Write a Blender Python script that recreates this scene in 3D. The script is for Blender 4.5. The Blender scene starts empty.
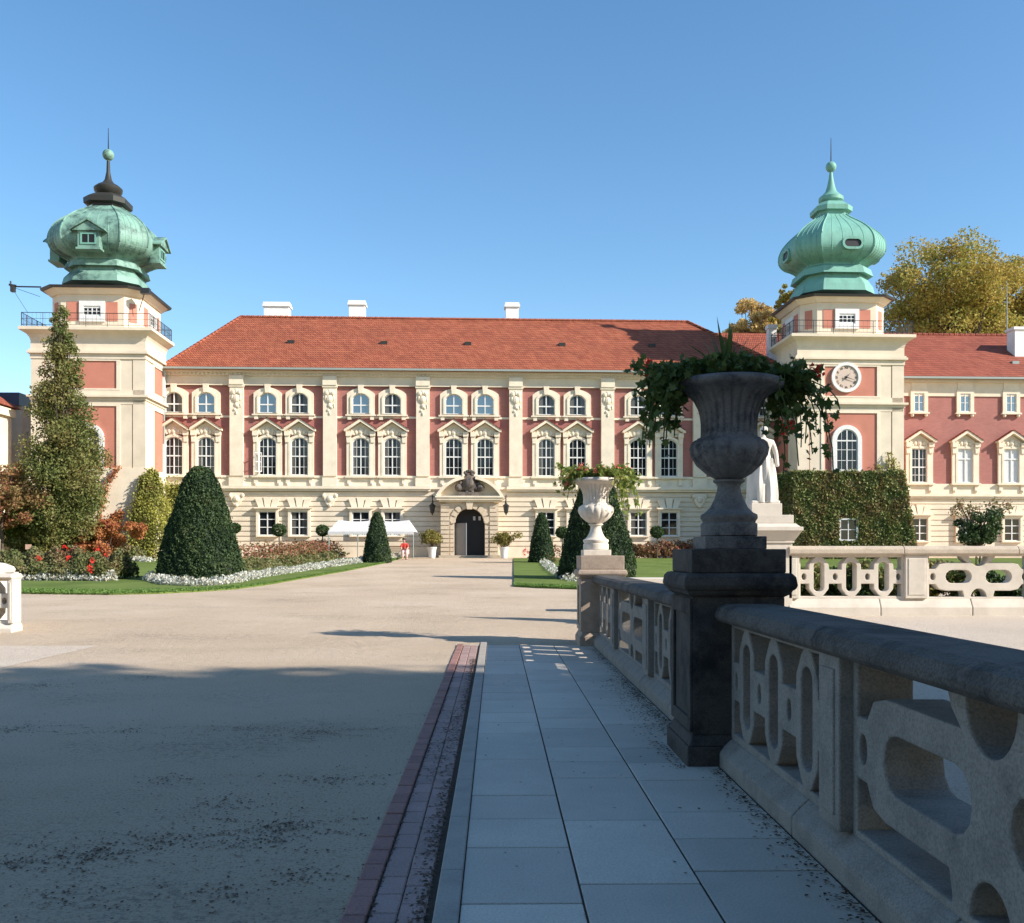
import bpy, bmesh, math, random
import numpy as np
from mathutils import Vector, Matrix
R=math.radians; PI=math.pi
random.seed(7); rng=np.random.default_rng(7)
scene=bpy.context.scene
COL=scene.collection
# ------------------------------------------------------------------ camera maths
EYE=1.6; F=1000.0; HY=553.0
YAW=math.atan(16/1000)
def gz(Y):
    return 0.0 if Y<17.4 else (1.32 if Y>70 else (Y-17.4)/52.6*1.32)
def ray(px):
    a=(px-512)/F
    return (a*math.cos(YAW)+math.sin(YAW), math.cos(YAW)-a*math.sin(YAW))
def W(px,py,Y):
    dx,dy=ray(px); t=Y/dy
    return (dx*t, Y, EYE+(HY-py)/F*t)
def G(px,py):
    dx,dy=ray(px); Y=10.0
    for i in range(60):
        t=(EYE-gz(Y))*F/(py-HY); Y=0.5*Y+0.5*t*dy
    t=Y/dy
    return (dx*t,Y)
ROT=0.0316
PO=(0.0,70.0)
CU,SU=math.cos(ROT),math.sin(ROT)
def Lc(px,py,v):
    """pixel -> palace-local (u,z) on the plane at local depth v"""
    dx,dy=ray(px)
    # point t*(dx,dy) ; v = -(X-0)*SU+(Y-70)*CU
    t=(v+PO[1]*CU)/(-dx*SU+dy*CU)
    X,Y=dx*t,dy*t
    return (X*CU+(Y-PO[1])*SU, EYE+(HY-py)/F*t)
def PW(u,v,z=0):
    return (u*CU-v*SU, PO[1]+u*SU+v*CU, z)
# ------------------------------------------------------------------ objects
BASE={}
def link(name,data,parent=None,loc=None,rotz=0):
    o=bpy.data.objects.new(name,data); COL.objects.link(o)
    if parent is not None: o.parent=parent
    if loc is not None: o.location=loc
    if rotz: o.rotation_euler=(0,0,rotz)
    return o
def tag(o,label=None,cat=None,group=None,kind=None):
    if label: o['label']=label
    if cat: o['category']=cat
    if group: o['group']=group
    if kind: o['kind']=kind
    return o
def thing(name,label,cat,base=(0,0,0),rotz=0,group=None,palace=False):
    """Empty at the thing's base; palace things live in the rotated palace frame"""
    if palace:
        o=link(name,None,None,PW(*base),ROT+rotz)
    else: o=link(name,None,None,base,rotz)
    o.empty_display_size=.2
    BASE[o.name]=Vector(base)
    return tag(o,label,cat,group)
def root_of(o):
    while o.parent: o=o.parent
    return o
class MB:
    def __init__(s): s.v=[]; s.f=[]
    def add(s,vs,fs):
        n=len(s.v); s.v+= [tuple(p) for p in vs]; s.f+=[tuple(n+i for i in f) for f in fs]; return s
    def box(s,x0,x1,y0,y1,z0,z1):
        if x0>x1:x0,x1=x1,x0
        if y0>y1:y0,y1=y1,y0
        if z0>z1:z0,z1=z1,z0
        return s.add([(x0,y0,z0),(x1,y0,z0),(x1,y1,z0),(x0,y1,z0),(x0,y0,z1),(x1,y0,z1),(x1,y1,z1),(x0,y1,z1)],
          [(0,3,2,1),(4,5,6,7),(0,1,5,4),(1,2,6,5),(2,3,7,6),(3,0,4,7)])
    def frustum(s,b,t):
        """b,t=(x0,x1,y0,y1,z)"""
        return s.add([(b[0],b[2],b[4]),(b[1],b[2],b[4]),(b[1],b[3],b[4]),(b[0],b[3],b[4]),(t[0],t[2],t[4]),(t[1],t[2],t[4]),(t[1],t[3],t[4]),(t[0],t[3],t[4])],
          [(0,3,2,1),(4,5,6,7),(0,1,5,4),(1,2,6,5),(2,3,7,6),(3,0,4,7)])
    def prism(s,poly,y0,y1):
        """poly in (x,z), extruded along y"""
        n=len(poly)
        vs=[(p[0],y0,p[1]) for p in poly]+[(p[0],y1,p[1]) for p in poly]
        fs=[tuple(range(n)),tuple(range(2*n-1,n-1,-1))]+[(i,i+n,(i+1)%n+n,(i+1)%n) for i in range(n)]
        return s.add(vs,fs)
    def prismx(s,poly,x0,x1):
        """poly in (y,z), extruded along x"""
        n=len(poly)
        vs=[(x0,p[0],p[1]) for p in poly]+[(x1,p[0],p[1]) for p in poly]
        fs=[tuple(range(n-1,-1,-1)),tuple(range(n,2*n))]+[(i,(i+1)%n,(i+1)%n+n,i+n) for i in range(n)]
        return s.add(vs,fs)
    def prismz(s,poly,z0,z1):
        n=len(poly)
        vs=[(p[0],p[1],z0) for p in poly]+[(p[0],p[1],z1) for p in poly]
        fs=[tuple(range(n-1,-1,-1)),tuple(range(n,2*n))]+[(i,(i+1)%n,(i+1)%n+n,i+n) for i in range(n)]
        return s.add(vs,fs)
    def ring(s,outer,inner,y0,y1):
        """outer, inner: same number of (x,z) points; frame between them, y0 front, y1 back"""
        n=len(outer)
        vs=[(p[0],y0,p[1]) for p in outer]+[(p[0],y0,p[1]) for p in inner]+[(p[0],y1,p[1]) for p in outer]+[(p[0],y1,p[1]) for p in inner]
        fs=[]
        for i in range(n):
            j=(i+1)%n
            fs+=[(i,j,n+j,n+i),(i,2*n+i,2*n+j,j),(n+i,n+j,3*n+j,3*n+i)]
        return s.add(vs,fs)
    def lathe(s,prof,c=(0,0,0),n=32,flute=None,cap=True):
        vs=[];fs=[]
        for k,(r,z) in enumerate(prof):
            for i in range(n):
                a=2*PI*i/n
                rr=r*(flute(a,z) if flute else 1)
                vs.append((c[0]+rr*math.cos(a),c[1]+rr*math.sin(a),c[2]+z))
        for k in range(len(prof)-1):
            for i in range(n):
                j=(i+1)%n
                fs.append((k*n+i,k*n+j,(k+1)*n+j,(k+1)*n+i))
        if cap:
            fs.append(tuple(range(n-1,-1,-1))); m=(len(prof)-1)*n; fs.append(tuple(range(m,m+n)))
        return s.add(vs,fs)
    def polyloft(s,rings,cap=True):
        n=len(rings[0]); vs=[p for r in rings for p in r]; fs=[]
        for k in range(len(rings)-1):
            for i in range(n):
                j=(i+1)%n; fs.append((k*n+i,k*n+j,(k+1)*n+j,(k+1)*n+i))
        if cap:
            fs.append(tuple(range(n-1,-1,-1))); m=(len(rings)-1)*n; fs.append(tuple(range(m,m+n)))
        return s.add(vs,fs)
    def tube(s,path,rad,n=6):
        path=[Vector(p) for p in path]
        if not hasattr(rad,'__len__'): rad=[rad]*len(path)
        rings=[]
        for i,p in enumerate(path):
            d=(path[min(i+1,len(path)-1)]-path[max(i-1,0)])
            if d.length<1e-6: d=Vector((0,0,1))
            d.normalize()
            a=d.cross(Vector((0,0,1)) if abs(d.z)<.9 else Vector((1,0,0))).normalized(); b=d.cross(a)
            rings.append([tuple(p+a*math.cos(2*PI*k/n)*rad[i]+b*math.sin(2*PI*k/n)*rad[i]) for k in range(n)])
        return s.polyloft(rings)
    def ball(s,c,r,n=8,m=6,sc=(1,1,1)):
        vs=[];fs=[]
        for k in range(m+1):
            ph=PI*k/m-PI/2
            for i in range(n):
                a=2*PI*i/n
                vs.append((c[0]+r*sc[0]*math.cos(ph)*math.cos(a),c[1]+r*sc[1]*math.cos(ph)*math.sin(a),c[2]+r*sc[2]*math.sin(ph)))
        for k in range(m):
            for i in range(n):
                j=(i+1)%n; fs.append((k*n+i,k*n+j,(k+1)*n+j,(k+1)*n+i))
        return s.add(vs,fs)
    def mesh(s,name,mat,off=(0,0,0),smooth=False,angle=None):
        me=bpy.data.meshes.new(name)
        o=Vector(off)
        me.from_pydata([(p[0]-o[0],p[1]-o[1],p[2]-o[2]) for p in s.v],[],s.f)
        bm=bmesh.new(); bm.from_mesh(me); bmesh.ops.recalc_face_normals(bm,faces=bm.faces); bm.to_mesh(me); bm.free()
        if mat: me.materials.append(mat)
        if smooth:
            for p in me.polygons: p.use_smooth=True
            if angle: me.set_sharp_from_angle(angle=R(angle))
        me.update()
        return me
    def build(s,name,mat,parent=None,smooth=False,bevel=0,angle=40,seg=2,local=False):
        off=(0,0,0)
        if parent is not None and not local: off=BASE.get(root_of(parent).name,(0,0,0))
        o=link(name,s.mesh(name,mat,off,smooth,angle if smooth else None),parent)
        if bevel:
            b=o.modifiers.new('bevel','BEVEL'); b.width=bevel; b.segments=seg; b.limit_method='ANGLE'; b.angle_limit=R(40); b.harden_normals=False
        return o
def copy_sub(o,parent,loc=None):
    c=o.copy(); COL.objects.link(c); c.parent=parent
    if loc is not None: c.location=loc
    for ch in list(o.children): copy_sub(ch,c)
    return c
def copy_thing(o,loc,rz=None,label=None):
    c=o.copy(); COL.objects.link(c); c.location=loc
    if rz is not None: c.rotation_euler=(0,0,rz)
    if label: c['label']=label
    for ch in list(o.children): copy_sub(ch,c)
    return c
# ------------------------------------------------------------------ materials
def newmat(name):
    m=bpy.data.materials.new(name); m.use_nodes=True
    nt=m.node_tree; b=nt.nodes['Principled BSDF']; return m,nt,b
def nd(nt,t,**k):
    n=nt.nodes.new(t)
    for a,v in k.items():
        if a.startswith('i_'): n.inputs[a[2:].replace('_',' ')].default_value=v
        else: setattr(n,a,v)
    return n
def c4(c): return (c[0],c[1],c[2],1)
def ramp(nt,fac,stops,interp='LINEAR'):
    r=nt.nodes.new('ShaderNodeValToRGB'); cr=r.color_ramp; cr.interpolation=interp
    while len(cr.elements)<len(stops): cr.elements.new(.5)
    for e,(p,c) in zip(cr.elements,stops): e.position=p; e.color=c4(c) if len(c)==3 else c
    nt.links.new(fac,r.inputs[0]); return r.outputs[0]
def mixc(nt,fac,a,b,mode='MIX'):
    m=nt.nodes.new('ShaderNodeMix'); m.data_type='RGBA'; m.blend_type=mode
    for i,x in ((6,a),(7,b)):
        if isinstance(x,tuple): m.inputs[i].default_value=c4(x)
        else: nt.links.new(x,m.inputs[i])
    if isinstance(fac,(float,int)): m.inputs[0].default_value=fac
    else: nt.links.new(fac,m.inputs[0])
    return m.outputs[2]
def stone(name,col,dark=None,scale=3.0,rough=.85,bump=.3,bscale=30,dirt=.5,streak=False,speck=0,bdist=.01,island=0):
    m,nt,b=newmat(name); L=nt.links
    tc=nd(nt,'ShaderNodeTexCoord')
    v=tc.outputs['Object']
    n1=nd(nt,'ShaderNodeTexNoise',i_Scale=scale,i_Detail=8.0,i_Roughness=.65); 
    if streak:
        mp=nd(nt,'ShaderNodeMapping'); mp.inputs['Scale'].default_value=(1,1,.25); L.new(v,mp.inputs[0]); L.new(mp.outputs[0],n1.inputs[0])
    else: L.new(v,n1.inputs[0])
    dark=dark or tuple(c*.55 for c in col)
    light=tuple(min(1,c*1.12) for c in col)
    out=ramp(nt,n1.outputs[0],[(.25,mixt(col,dark,dirt)),(.5,col),(.75,light)])
    if dirt>.6:
        n4=nd(nt,'ShaderNodeTexNoise',i_Scale=scale*.6,i_Detail=10.0,i_Roughness=.75); L.new(v,n4.inputs[0])
        f=ramp(nt,n4.outputs[0],[(.48,(0,0,0)),(.62,(1,1,1))])
        out=mixc(nt,f,out,dark)
    if speck:
        n3=nd(nt,'ShaderNodeTexNoise',i_Scale=90.0,i_Detail=4.0); L.new(v,n3.inputs[0])
        f=ramp(nt,n3.outputs[0],[(.3,(1-speck,)*3),(.6,(1,1,1))])
        out=mixc(nt,1.0,out,f,'MULTIPLY')
    if island:
        g=nd(nt,'ShaderNodeNewGeometry')
        f=ramp(nt,g.outputs['Random Per Island'],[(0,(1-island,)*3),(1,(1,1,1))])
        out=mixc(nt,1.0,out,f,'MULTIPLY')
    L.new(out,b.inputs['Base Color']); b.inputs['Roughness'].default_value=rough
    b.inputs['Specular IOR Level'].default_value=.25
    n2=nd(nt,'ShaderNodeTexNoise',i_Scale=float(bscale),i_Detail=6.0); L.new(v,n2.inputs[0])
    bp=nd(nt,'ShaderNodeBump',i_Strength=bump,i_Distance=bdist); L.new(n2.outputs[0],bp.inputs['Height']); L.new(bp.outputs[0],b.inputs['Normal'])
    return m
def mixt(a,b,t): return tuple(x*(1-t)+y*t for x,y in zip(a,b))
def plain(name,col,rough=.6,metal=0,spec=.5):
    m,nt,b=newmat(name); b.inputs['Base Color'].default_value=c4(col); b.inputs['Roughness'].default_value=rough
    b.inputs['Metallic'].default_value=metal; b.inputs['Specular IOR Level'].default_value=spec
    tc=nd(nt,'ShaderNodeTexCoord'); n=nd(nt,'ShaderNodeTexNoise',i_Scale=6.0,i_Detail=5.0); nt.links.new(tc.outputs['Object'],n.inputs[0])
    nt.links.new(ramp(nt,n.outputs[0],[(.3,tuple(c*.92 for c in col)),(.7,tuple(min(1,c*1.04) for c in col))]),b.inputs['Base Color'])
    return m
def brickmat(name,c1,c2,mortar,sx,sz,msize=.02,bump=.4,zk=1.0,rough=.8,var=.35):
    m,nt,b=newmat(name); L=nt.links
    tc=nd(nt,'ShaderNodeTexCoord'); sp=nd(nt,'ShaderNodeSeparateXYZ'); L.new(tc.outputs['Object'],sp.inputs[0])
    ad=nd(nt,'ShaderNodeMath',operation='ADD'); L.new(sp.outputs[0],ad.inputs[0]); L.new(sp.outputs[1],ad.inputs[1])
    mu=nd(nt,'ShaderNodeMath',operation='MULTIPLY'); L.new(sp.outputs[2],mu.inputs[0]); mu.inputs[1].default_value=zk
    cb=nd(nt,'ShaderNodeCombineXYZ'); L.new(ad.outputs[0],cb.inputs[0]); L.new(mu.outputs[0],cb.inputs[1])
    br=nd(nt,'ShaderNodeTexBrick',i_Scale=1.0,i_Mortar_Size=msize,i_Brick_Width=sx,i_Row_Height=sz,i_Bias=0.0)
    L.new(cb.outputs[0],br.inputs[0])
    br.inputs['Color1'].default_value=c4(c1); br.inputs['Color2'].default_value=c4(c2); br.inputs['Mortar'].default_value=c4(mortar)
    n=nd(nt,'ShaderNodeTexNoise',i_Scale=.7,i_Detail=9.0,i_Roughness=.7); L.new(tc.outputs['Object'],n.inputs[0])
    f=ramp(nt,n.outputs[0],[(.3,(1-var,)*3),(.7,(1,1,1))])
    L.new(mixc(nt,1.0,br.outputs[0],f,'MULTIPLY'),b.inputs['Base Color']); b.inputs['Roughness'].default_value=rough
    b.inputs['Specular IOR Level'].default_value=.25
    bp=nd(nt,'ShaderNodeBump',i_Strength=bump,i_Distance=.03); bp.invert=True
    L.new(br.outputs['Fac'],bp.inputs['Height']); L.new(bp.outputs[0],b.inputs['Normal'])
    return m
def leafmat(name,cols,trans=.3,rough=.6,noise=None):
    m,nt,b=newmat(name); L=nt.links
    g=nd(nt,'ShaderNodeNewGeometry')
    st=[(i/max(1,len(cols)-1),c) for i,c in enumerate(cols)]
    fac=g.outputs['Random Per Island']
    if noise:
        tc=nd(nt,'ShaderNodeTexCoord'); n=nd(nt,'ShaderNodeTexNoise',i_Scale=noise,i_Detail=3.0); L.new(tc.outputs['Object'],n.inputs[0])
        mr=nd(nt,'ShaderNodeMapRange'); mr.inputs[1].default_value=.3; mr.inputs[2].default_value=.7; L.new(n.outputs[0],mr.inputs[0])
        mx=nd(nt,'ShaderNodeMix'); mx.inputs[0].default_value=.4; L.new(mr.outputs[0],mx.inputs[2]); L.new(fac,mx.inputs[3]); fac=mx.outputs[0]
    col=ramp(nt,fac,st)
    L.new(col,b.inputs['Base Color']); b.inputs['Roughness'].default_value=rough; b.inputs['Specular IOR Level'].default_value=.25
    tr=nd(nt,'ShaderNodeBsdfTranslucent'); L.new(col,tr.inputs[0])
    ms=nd(nt,'ShaderNodeMixShader'); ms.inputs[0].default_value=trans
    L.new(b.outputs[0],ms.inputs[1]); L.new(tr.outputs[0],ms.inputs[2])
    L.new(ms.outputs[0],nt.nodes['Material Output'].inputs[0])
    return m
M={}
M['cream']=stone('cream_render',(.70,.60,.46),scale=.8,dirt=.3,bscale=12,bump=.15)
M['rust_cream']=stone('cream_rustic',(.70,.60,.465),scale=.7,dirt=.35,bscale=12,bump=.15)
M['trim']=stone('cream_trim',(.74,.645,.50),scale=1.5,dirt=.3,bscale=12,bump=.15)
M['redwall']=brickmat('red_brick_wall',(.43,.18,.15),(.38,.15,.125),(.38,.165,.14),.28,.09,.012,.15,var=.18)
M['redrender']=stone('salmon_render',(.50,.20,.14),scale=.9,dirt=.25,bscale=10,bump=.1)
M['tiles']=brickmat('roof_tiles',(.55,.175,.085),(.38,.10,.05),(.15,.04,.028),.17,.36,.03,.9,zk=1.75,var=.35)
M['tiles2']=brickmat('roof_tiles_wing',(.48,.14,.08),(.34,.085,.05),(.15,.04,.028),.17,.36,.03,.9,zk=1.75,var=.3)
M['copper']=stone('green_copper',(.19,.335,.27),dark=(.05,.09,.08),scale=1.3,rough=.55,dirt=.75,streak=True,bscale=8,bump=.1)
M['copper2']=stone('green_copper_fresh',(.17,.37,.30),dark=(.08,.17,.14),scale=1.4,rough=.55,dirt=.6,streak=True,bscale=8,bump=.1)
M['darkmetal']=plain('dark_metal',(.03,.028,.026),.5)
M['darkcopper']=stone('dark_copper',(.035,.034,.03),dark=(.03,.055,.05),scale=1.2,rough=.5,dirt=.6)
M['gutter']=plain('gutter_metal',(.28,.32,.29),.45)
M['white']=plain('white_paint',(.72,.71,.68),.5)
M['whitewall']=stone('white_chimney',(.78,.77,.74),scale=1.5,dirt=.25)
M['iron']=plain('black_iron',(.02,.02,.022),.5)
M['glass']=None
m,nt,b=newmat('window_glass'); b.inputs['Base Color'].default_value=(.010,.013,.016,1); b.inputs['Roughness'].default_value=.06; b.inputs['Specular IOR Level'].default_value=.45
tc=nd(nt,'ShaderNodeTexCoord'); n=nd(nt,'ShaderNodeTexNoise',i_Scale=1.3,i_Detail=1.0); nt.links.new(tc.outputs['Object'],n.inputs[0])
bp=nd(nt,'ShaderNodeBump',i_Strength=.12,i_Distance=.05); nt.links.new(n.outputs[0],bp.inputs['Height']); nt.links.new(bp.outputs[0],b.inputs['Normal'])
M['glass']=m
m,nt,b=newmat('sky_glass'); b.inputs['Base Color'].default_value=(.02,.035,.05,1); b.inputs['Roughness'].default_value=.06; b.inputs['Specular IOR Level'].default_value=1.0; b.inputs['IOR'].default_value=2.1
M['glassb']=m
M['blind']=plain('white_blind',(.62,.62,.62),.35)
M['greystone']=stone('door_stone',(.42,.36,.27),scale=2,dirt=.6,bscale=10)
M['crest']=stone('crest_stone',(.16,.13,.11),dark=(.03,.03,.03),scale=3,dirt=.7)
M['doordark']=plain('dark_door_wood',(.007,.006,.007),.5)  # near black: shade of the doorway interior painted in; also the dark dome panes
M['doorgrey']=plain('grey_door_leaf',(.16,.17,.19),.5)
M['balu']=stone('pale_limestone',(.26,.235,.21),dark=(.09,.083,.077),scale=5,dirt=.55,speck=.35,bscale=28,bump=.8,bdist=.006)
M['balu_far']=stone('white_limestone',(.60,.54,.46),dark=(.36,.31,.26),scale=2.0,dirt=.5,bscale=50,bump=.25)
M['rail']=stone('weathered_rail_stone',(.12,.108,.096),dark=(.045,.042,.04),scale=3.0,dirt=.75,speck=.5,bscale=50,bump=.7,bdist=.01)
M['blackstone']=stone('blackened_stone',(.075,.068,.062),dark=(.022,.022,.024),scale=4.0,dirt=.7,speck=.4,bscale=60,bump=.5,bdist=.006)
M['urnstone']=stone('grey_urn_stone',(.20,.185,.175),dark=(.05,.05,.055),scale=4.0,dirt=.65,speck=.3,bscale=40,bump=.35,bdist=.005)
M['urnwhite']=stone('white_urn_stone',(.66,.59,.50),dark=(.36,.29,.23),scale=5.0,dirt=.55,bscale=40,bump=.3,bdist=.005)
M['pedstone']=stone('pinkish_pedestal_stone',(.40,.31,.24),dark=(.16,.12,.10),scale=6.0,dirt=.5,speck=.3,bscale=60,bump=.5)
M['statue']=stone('statue_stone',(.64,.60,.53),dark=(.45,.42,.37),scale=4.0,dirt=.5,bscale=30,bump=.2)
M['soil']=stone('soil',(.05,.035,.025),scale=8,bscale=60,bump=.9)
M['bark']=stone('bark',(.10,.075,.055),dark=(.04,.03,.022),scale=4,dirt=.7,bscale=25,bump=.8,bdist=.03)
M['slab']=stone('paving_slab',(.66,.57,.475),dark=(.50,.43,.355),scale=1.4,dirt=.45,speck=.24,bscale=160,bump=.3,bdist=.003,island=.22,rough=.8)
M['kerb']=stone('kerb_stone',(.38,.335,.285),scale=4,dirt=.4,speck=.2,bscale=120,bump=.3,bdist=.003)
M['brickpav']=stone('red_brick_paver',(.36,.19,.16),dark=(.22,.14,.12),scale=5,dirt=.6,speck=.3,bscale=90,bump=.5,bdist=.004,island=.25)
M['brickdusty']=stone('dusty_brick_paver',(.40,.27,.24),dark=(.28,.22,.19),scale=3,dirt=.6,speck=.3,bscale=90,bump=.5,bdist=.004,island=.18)
M['canvas']=plain('white_canvas',(.60,.585,.575),.7)
M['ceramic']=plain('white_pot',(.75,.74,.72),.4)
M['skin']=plain('skin',(.55,.33,.25),.55)
M['redcloth']=plain('red_cloth',(.55,.05,.03),.8)
M['pinkcloth']=plain('pale_pink_cloth',(.65,.42,.38),.8)
M['hair']=plain('dark_hair',(.03,.02,.015),.6)
M['wood']=plain('bench_wood',(.22,.15,.09),.6)
M['redpaint']=plain('red_sign',(.6,.12,.06),.5)
# leaves
M['yew']=leafmat('yew_leaves',[(.014,.030,.014),(.03,.058,.022),(.06,.10,.035),(.10,.11,.045)],.15,noise=1.1)
M['yewcore']=stone('yew_core',(.012,.022,.012),scale=4,bscale=20,bump=.8)
M['box']=leafmat('box_leaves',[(.02,.04,.015),(.05,.09,.03),(.08,.13,.04)],.2)
M['oak']=leafmat('oak_leaves',[(.07,.095,.028),(.11,.14,.042),(.19,.20,.06),(.24,.19,.07),(.10,.125,.045)],.3,noise=.5)
M['autumn']=leafmat('autumn_leaves',[(.12,.155,.035),(.25,.26,.055),(.46,.37,.08),(.38,.26,.065),(.14,.17,.04)],.35,noise=.35)
M['gold']=leafmat('gold_leaves',[(.60,.42,.14),(.70,.52,.22),(.45,.30,.10),(.25,.22,.08)],.35,noise=.35)
M['maple']=leafmat('maple_leaves',[(.26,.07,.05),(.32,.14,.07),(.26,.20,.08),(.12,.12,.04)],.35,noise=.6)
M['olive']=leafmat('olive_leaves',[(.10,.11,.03),(.20,.19,.05),(.30,.24,.07),(.08,.09,.03)],.3,noise=.6)
M['shade']=leafmat('dense_leaves',[(.05,.08,.03),(.09,.12,.04),(.16,.14,.04)],.15)
M['ivy']=leafmat('ivy_leaves',[(.05,.075,.02),(.10,.14,.04),(.22,.24,.08),(.24,.15,.07),(.08,.11,.04)],.2,noise=.8)
M['ivyy']=leafmat('yellow_creeper_leaves',[(.30,.30,.06),(.45,.42,.10),(.18,.20,.05),(.40,.25,.08)],.3,noise=.8)
M['redcreep']=leafmat('red_creeper_leaves',[(.42,.12,.06),(.48,.22,.08),(.34,.09,.05),(.34,.30,.09)],.3,noise=.8)
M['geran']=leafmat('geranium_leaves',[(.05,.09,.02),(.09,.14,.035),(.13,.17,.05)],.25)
M['geransun']=leafmat('sunny_geranium_leaves',[(.12,.18,.03),(.22,.28,.06),(.34,.34,.10)],.35)  # geranium leaves again, sunlight painted in as lighter, yellower greens
M['redflower']=leafmat('red_petals',[(.60,.02,.015),(.75,.06,.04)],.3)
M['pinkflower']=leafmat('pink_petals',[(.75,.15,.10),(.85,.28,.20),(.7,.08,.06)],.3)
M['rose']=leafmat('rose_bed_leaves',[(.08,.11,.03),(.13,.15,.05),(.20,.18,.08),(.28,.09,.06)],.2,noise=.7)
M['rosered']=leafmat('rose_bed_red',[(.33,.07,.05),(.28,.11,.07),(.17,.13,.05),(.45,.10,.08)],.2,noise=.9)
M['whitefl']=leafmat('silver_border_leaves',[(.55,.56,.50),(.70,.70,.66),(.35,.37,.28),(.60,.50,.38)],.2)
M['dry']=leafmat('dry_leaf',[(.05,.03,.015),(.10,.06,.03),(.03,.02,.015)],.1)
M['grassb']=leafmat('grass_blades',[(.09,.17,.03),(.14,.24,.05),(.18,.27,.07)],.3)
# lawn
m,nt,b=newmat('lawn'); L=nt.links
tc=nd(nt,'ShaderNodeTexCoord'); n=nd(nt,'ShaderNodeTexNoise',i_Scale=.5,i_Detail=8.0); L.new(tc.outputs['Object'],n.inputs[0])
L.new(ramp(nt,n.outputs[0],[(.3,(.10,.145,.035)),(.7,(.16,.21,.055))]),b.inputs['Base Color']); b.inputs['Roughness'].default_value=.9; b.inputs['Specular IOR Level'].default_value=.1
n2=nd(nt,'ShaderNodeTexNoise',i_Scale=25.0,i_Detail=5.0); L.new(tc.outputs['Object'],n2.inputs[0])
bp=nd(nt,'ShaderNodeBump',i_Strength=.8,i_Distance=.04); L.new(n2.outputs[0],bp.inputs['Height']); L.new(bp.outputs[0],b.inputs['Normal'])
M['lawn']=m
# gravel court
def gravel(name,base,lt,dk,patch=True):
    m,nt,b=newmat(name); L=nt.links
    tc=nd(nt,'ShaderNodeTexCoord'); v=tc.outputs['Object']
    n=nd(nt,'ShaderNodeTexNoise',i_Scale=.25,i_Detail=10.0,i_Roughness=.62); L.new(v,n.inputs[0])
    col=ramp(nt,n.outputs[0],[(.3,dk),(.5,base),(.72,lt)])
    f=nd(nt,'ShaderNodeTexNoise',i_Scale=55.0,i_Detail=6.0,i_Roughness=.7); L.new(v,f.inputs[0])
    col=mixc(nt,1.0,col,ramp(nt,f.outputs[0],[(.36,(.50,.48,.46)),(.47,(1,1,1)),(.7,(1.0,1.0,1.0))]),'MULTIPLY')
    if patch:
        # damp, dirty patches with specks of humus
        p=nd(nt,'ShaderNodeTexNoise',i_Scale=.42,i_Detail=5.0,i_Roughness=.6)
        mp=nd(nt,'ShaderNodeMapping'); mp.inputs['Location'].default_value=(3.1,7.7,0); mp.inputs['Scale'].default_value=(1,1.3,1); L.new(v,mp.inputs[0]); L.new(mp.outputs[0],p.inputs[0])
        a=ramp(nt,p.outputs[0],[(.50,(0,0,0)),(.66,(.7,.7,.7))])
        sp=nd(nt,'ShaderNodeTexNoise',i_Scale=16.0,i_Detail=9.0,i_Roughness=.8); L.new(v,sp.inputs[0])
        s=ramp(nt,sp.outputs[0],[(.50,(0,0,0)),(.58,(.85,.85,.85))])
        mk=nd(nt,'ShaderNodeMath',operation='MULTIPLY'); L.new(a,mk.inputs[0]); L.new(s,mk.inputs[1])
        col=mixc(nt,mk.outputs[0],col,(.13,.11,.095))
        vo=nd(nt,'ShaderNodeTexVoronoi',i_Scale=9.0); L.new(v,vo.inputs[0])
        q=ramp(nt,vo.outputs['Distance'],[(.05,(1,1,1)),(.09,(0,0,0))])
        vr=nd(nt,'ShaderNodeSeparateColor'); L.new(vo.outputs['Color'],vr.inputs[0])
        gt=nd(nt,'ShaderNodeMath',operation='GREATER_THAN'); L.new(vr.outputs[0],gt.inputs[0]); gt.inputs[1].default_value=.72
        mk2=nd(nt,'ShaderNodeMath',operation='MULTIPLY'); L.new(q,mk2.inputs[0]); L.new(gt.outputs[0],mk2.inputs[1])
        col=mixc(nt,mk2.outputs[0],col,(.12,.09,.07))
    L.new(col,b.inputs['Base Color']); b.inputs['Roughness'].default_value=.95; b.inputs['Specular IOR Level'].default_value=.1
    h=nd(nt,'ShaderNodeMath',operation='ADD'); L.new(f.outputs[0],h.inputs[0])
    n5=nd(nt,'ShaderNodeTexNoise',i_Scale=5.0,i_Detail=6.0); L.new(v,n5.inputs[0]); L.new(n5.outputs[0],h.inputs[1])
    bp=nd(nt,'ShaderNodeBump',i_Strength=.9,i_Distance=.03); L.new(h.outputs[0],bp.inputs['Height']); L.new(bp.outputs[0],b.inputs['Normal'])
    return m
M['sand']=gravel('sandy_gravel',(.56,.44,.32),(.63,.505,.385),(.49,.38,.275))
M['sand2']=gravel('pale_sand',(.62,.52,.42),(.66,.57,.47),(.54,.45,.36),patch=False)
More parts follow.
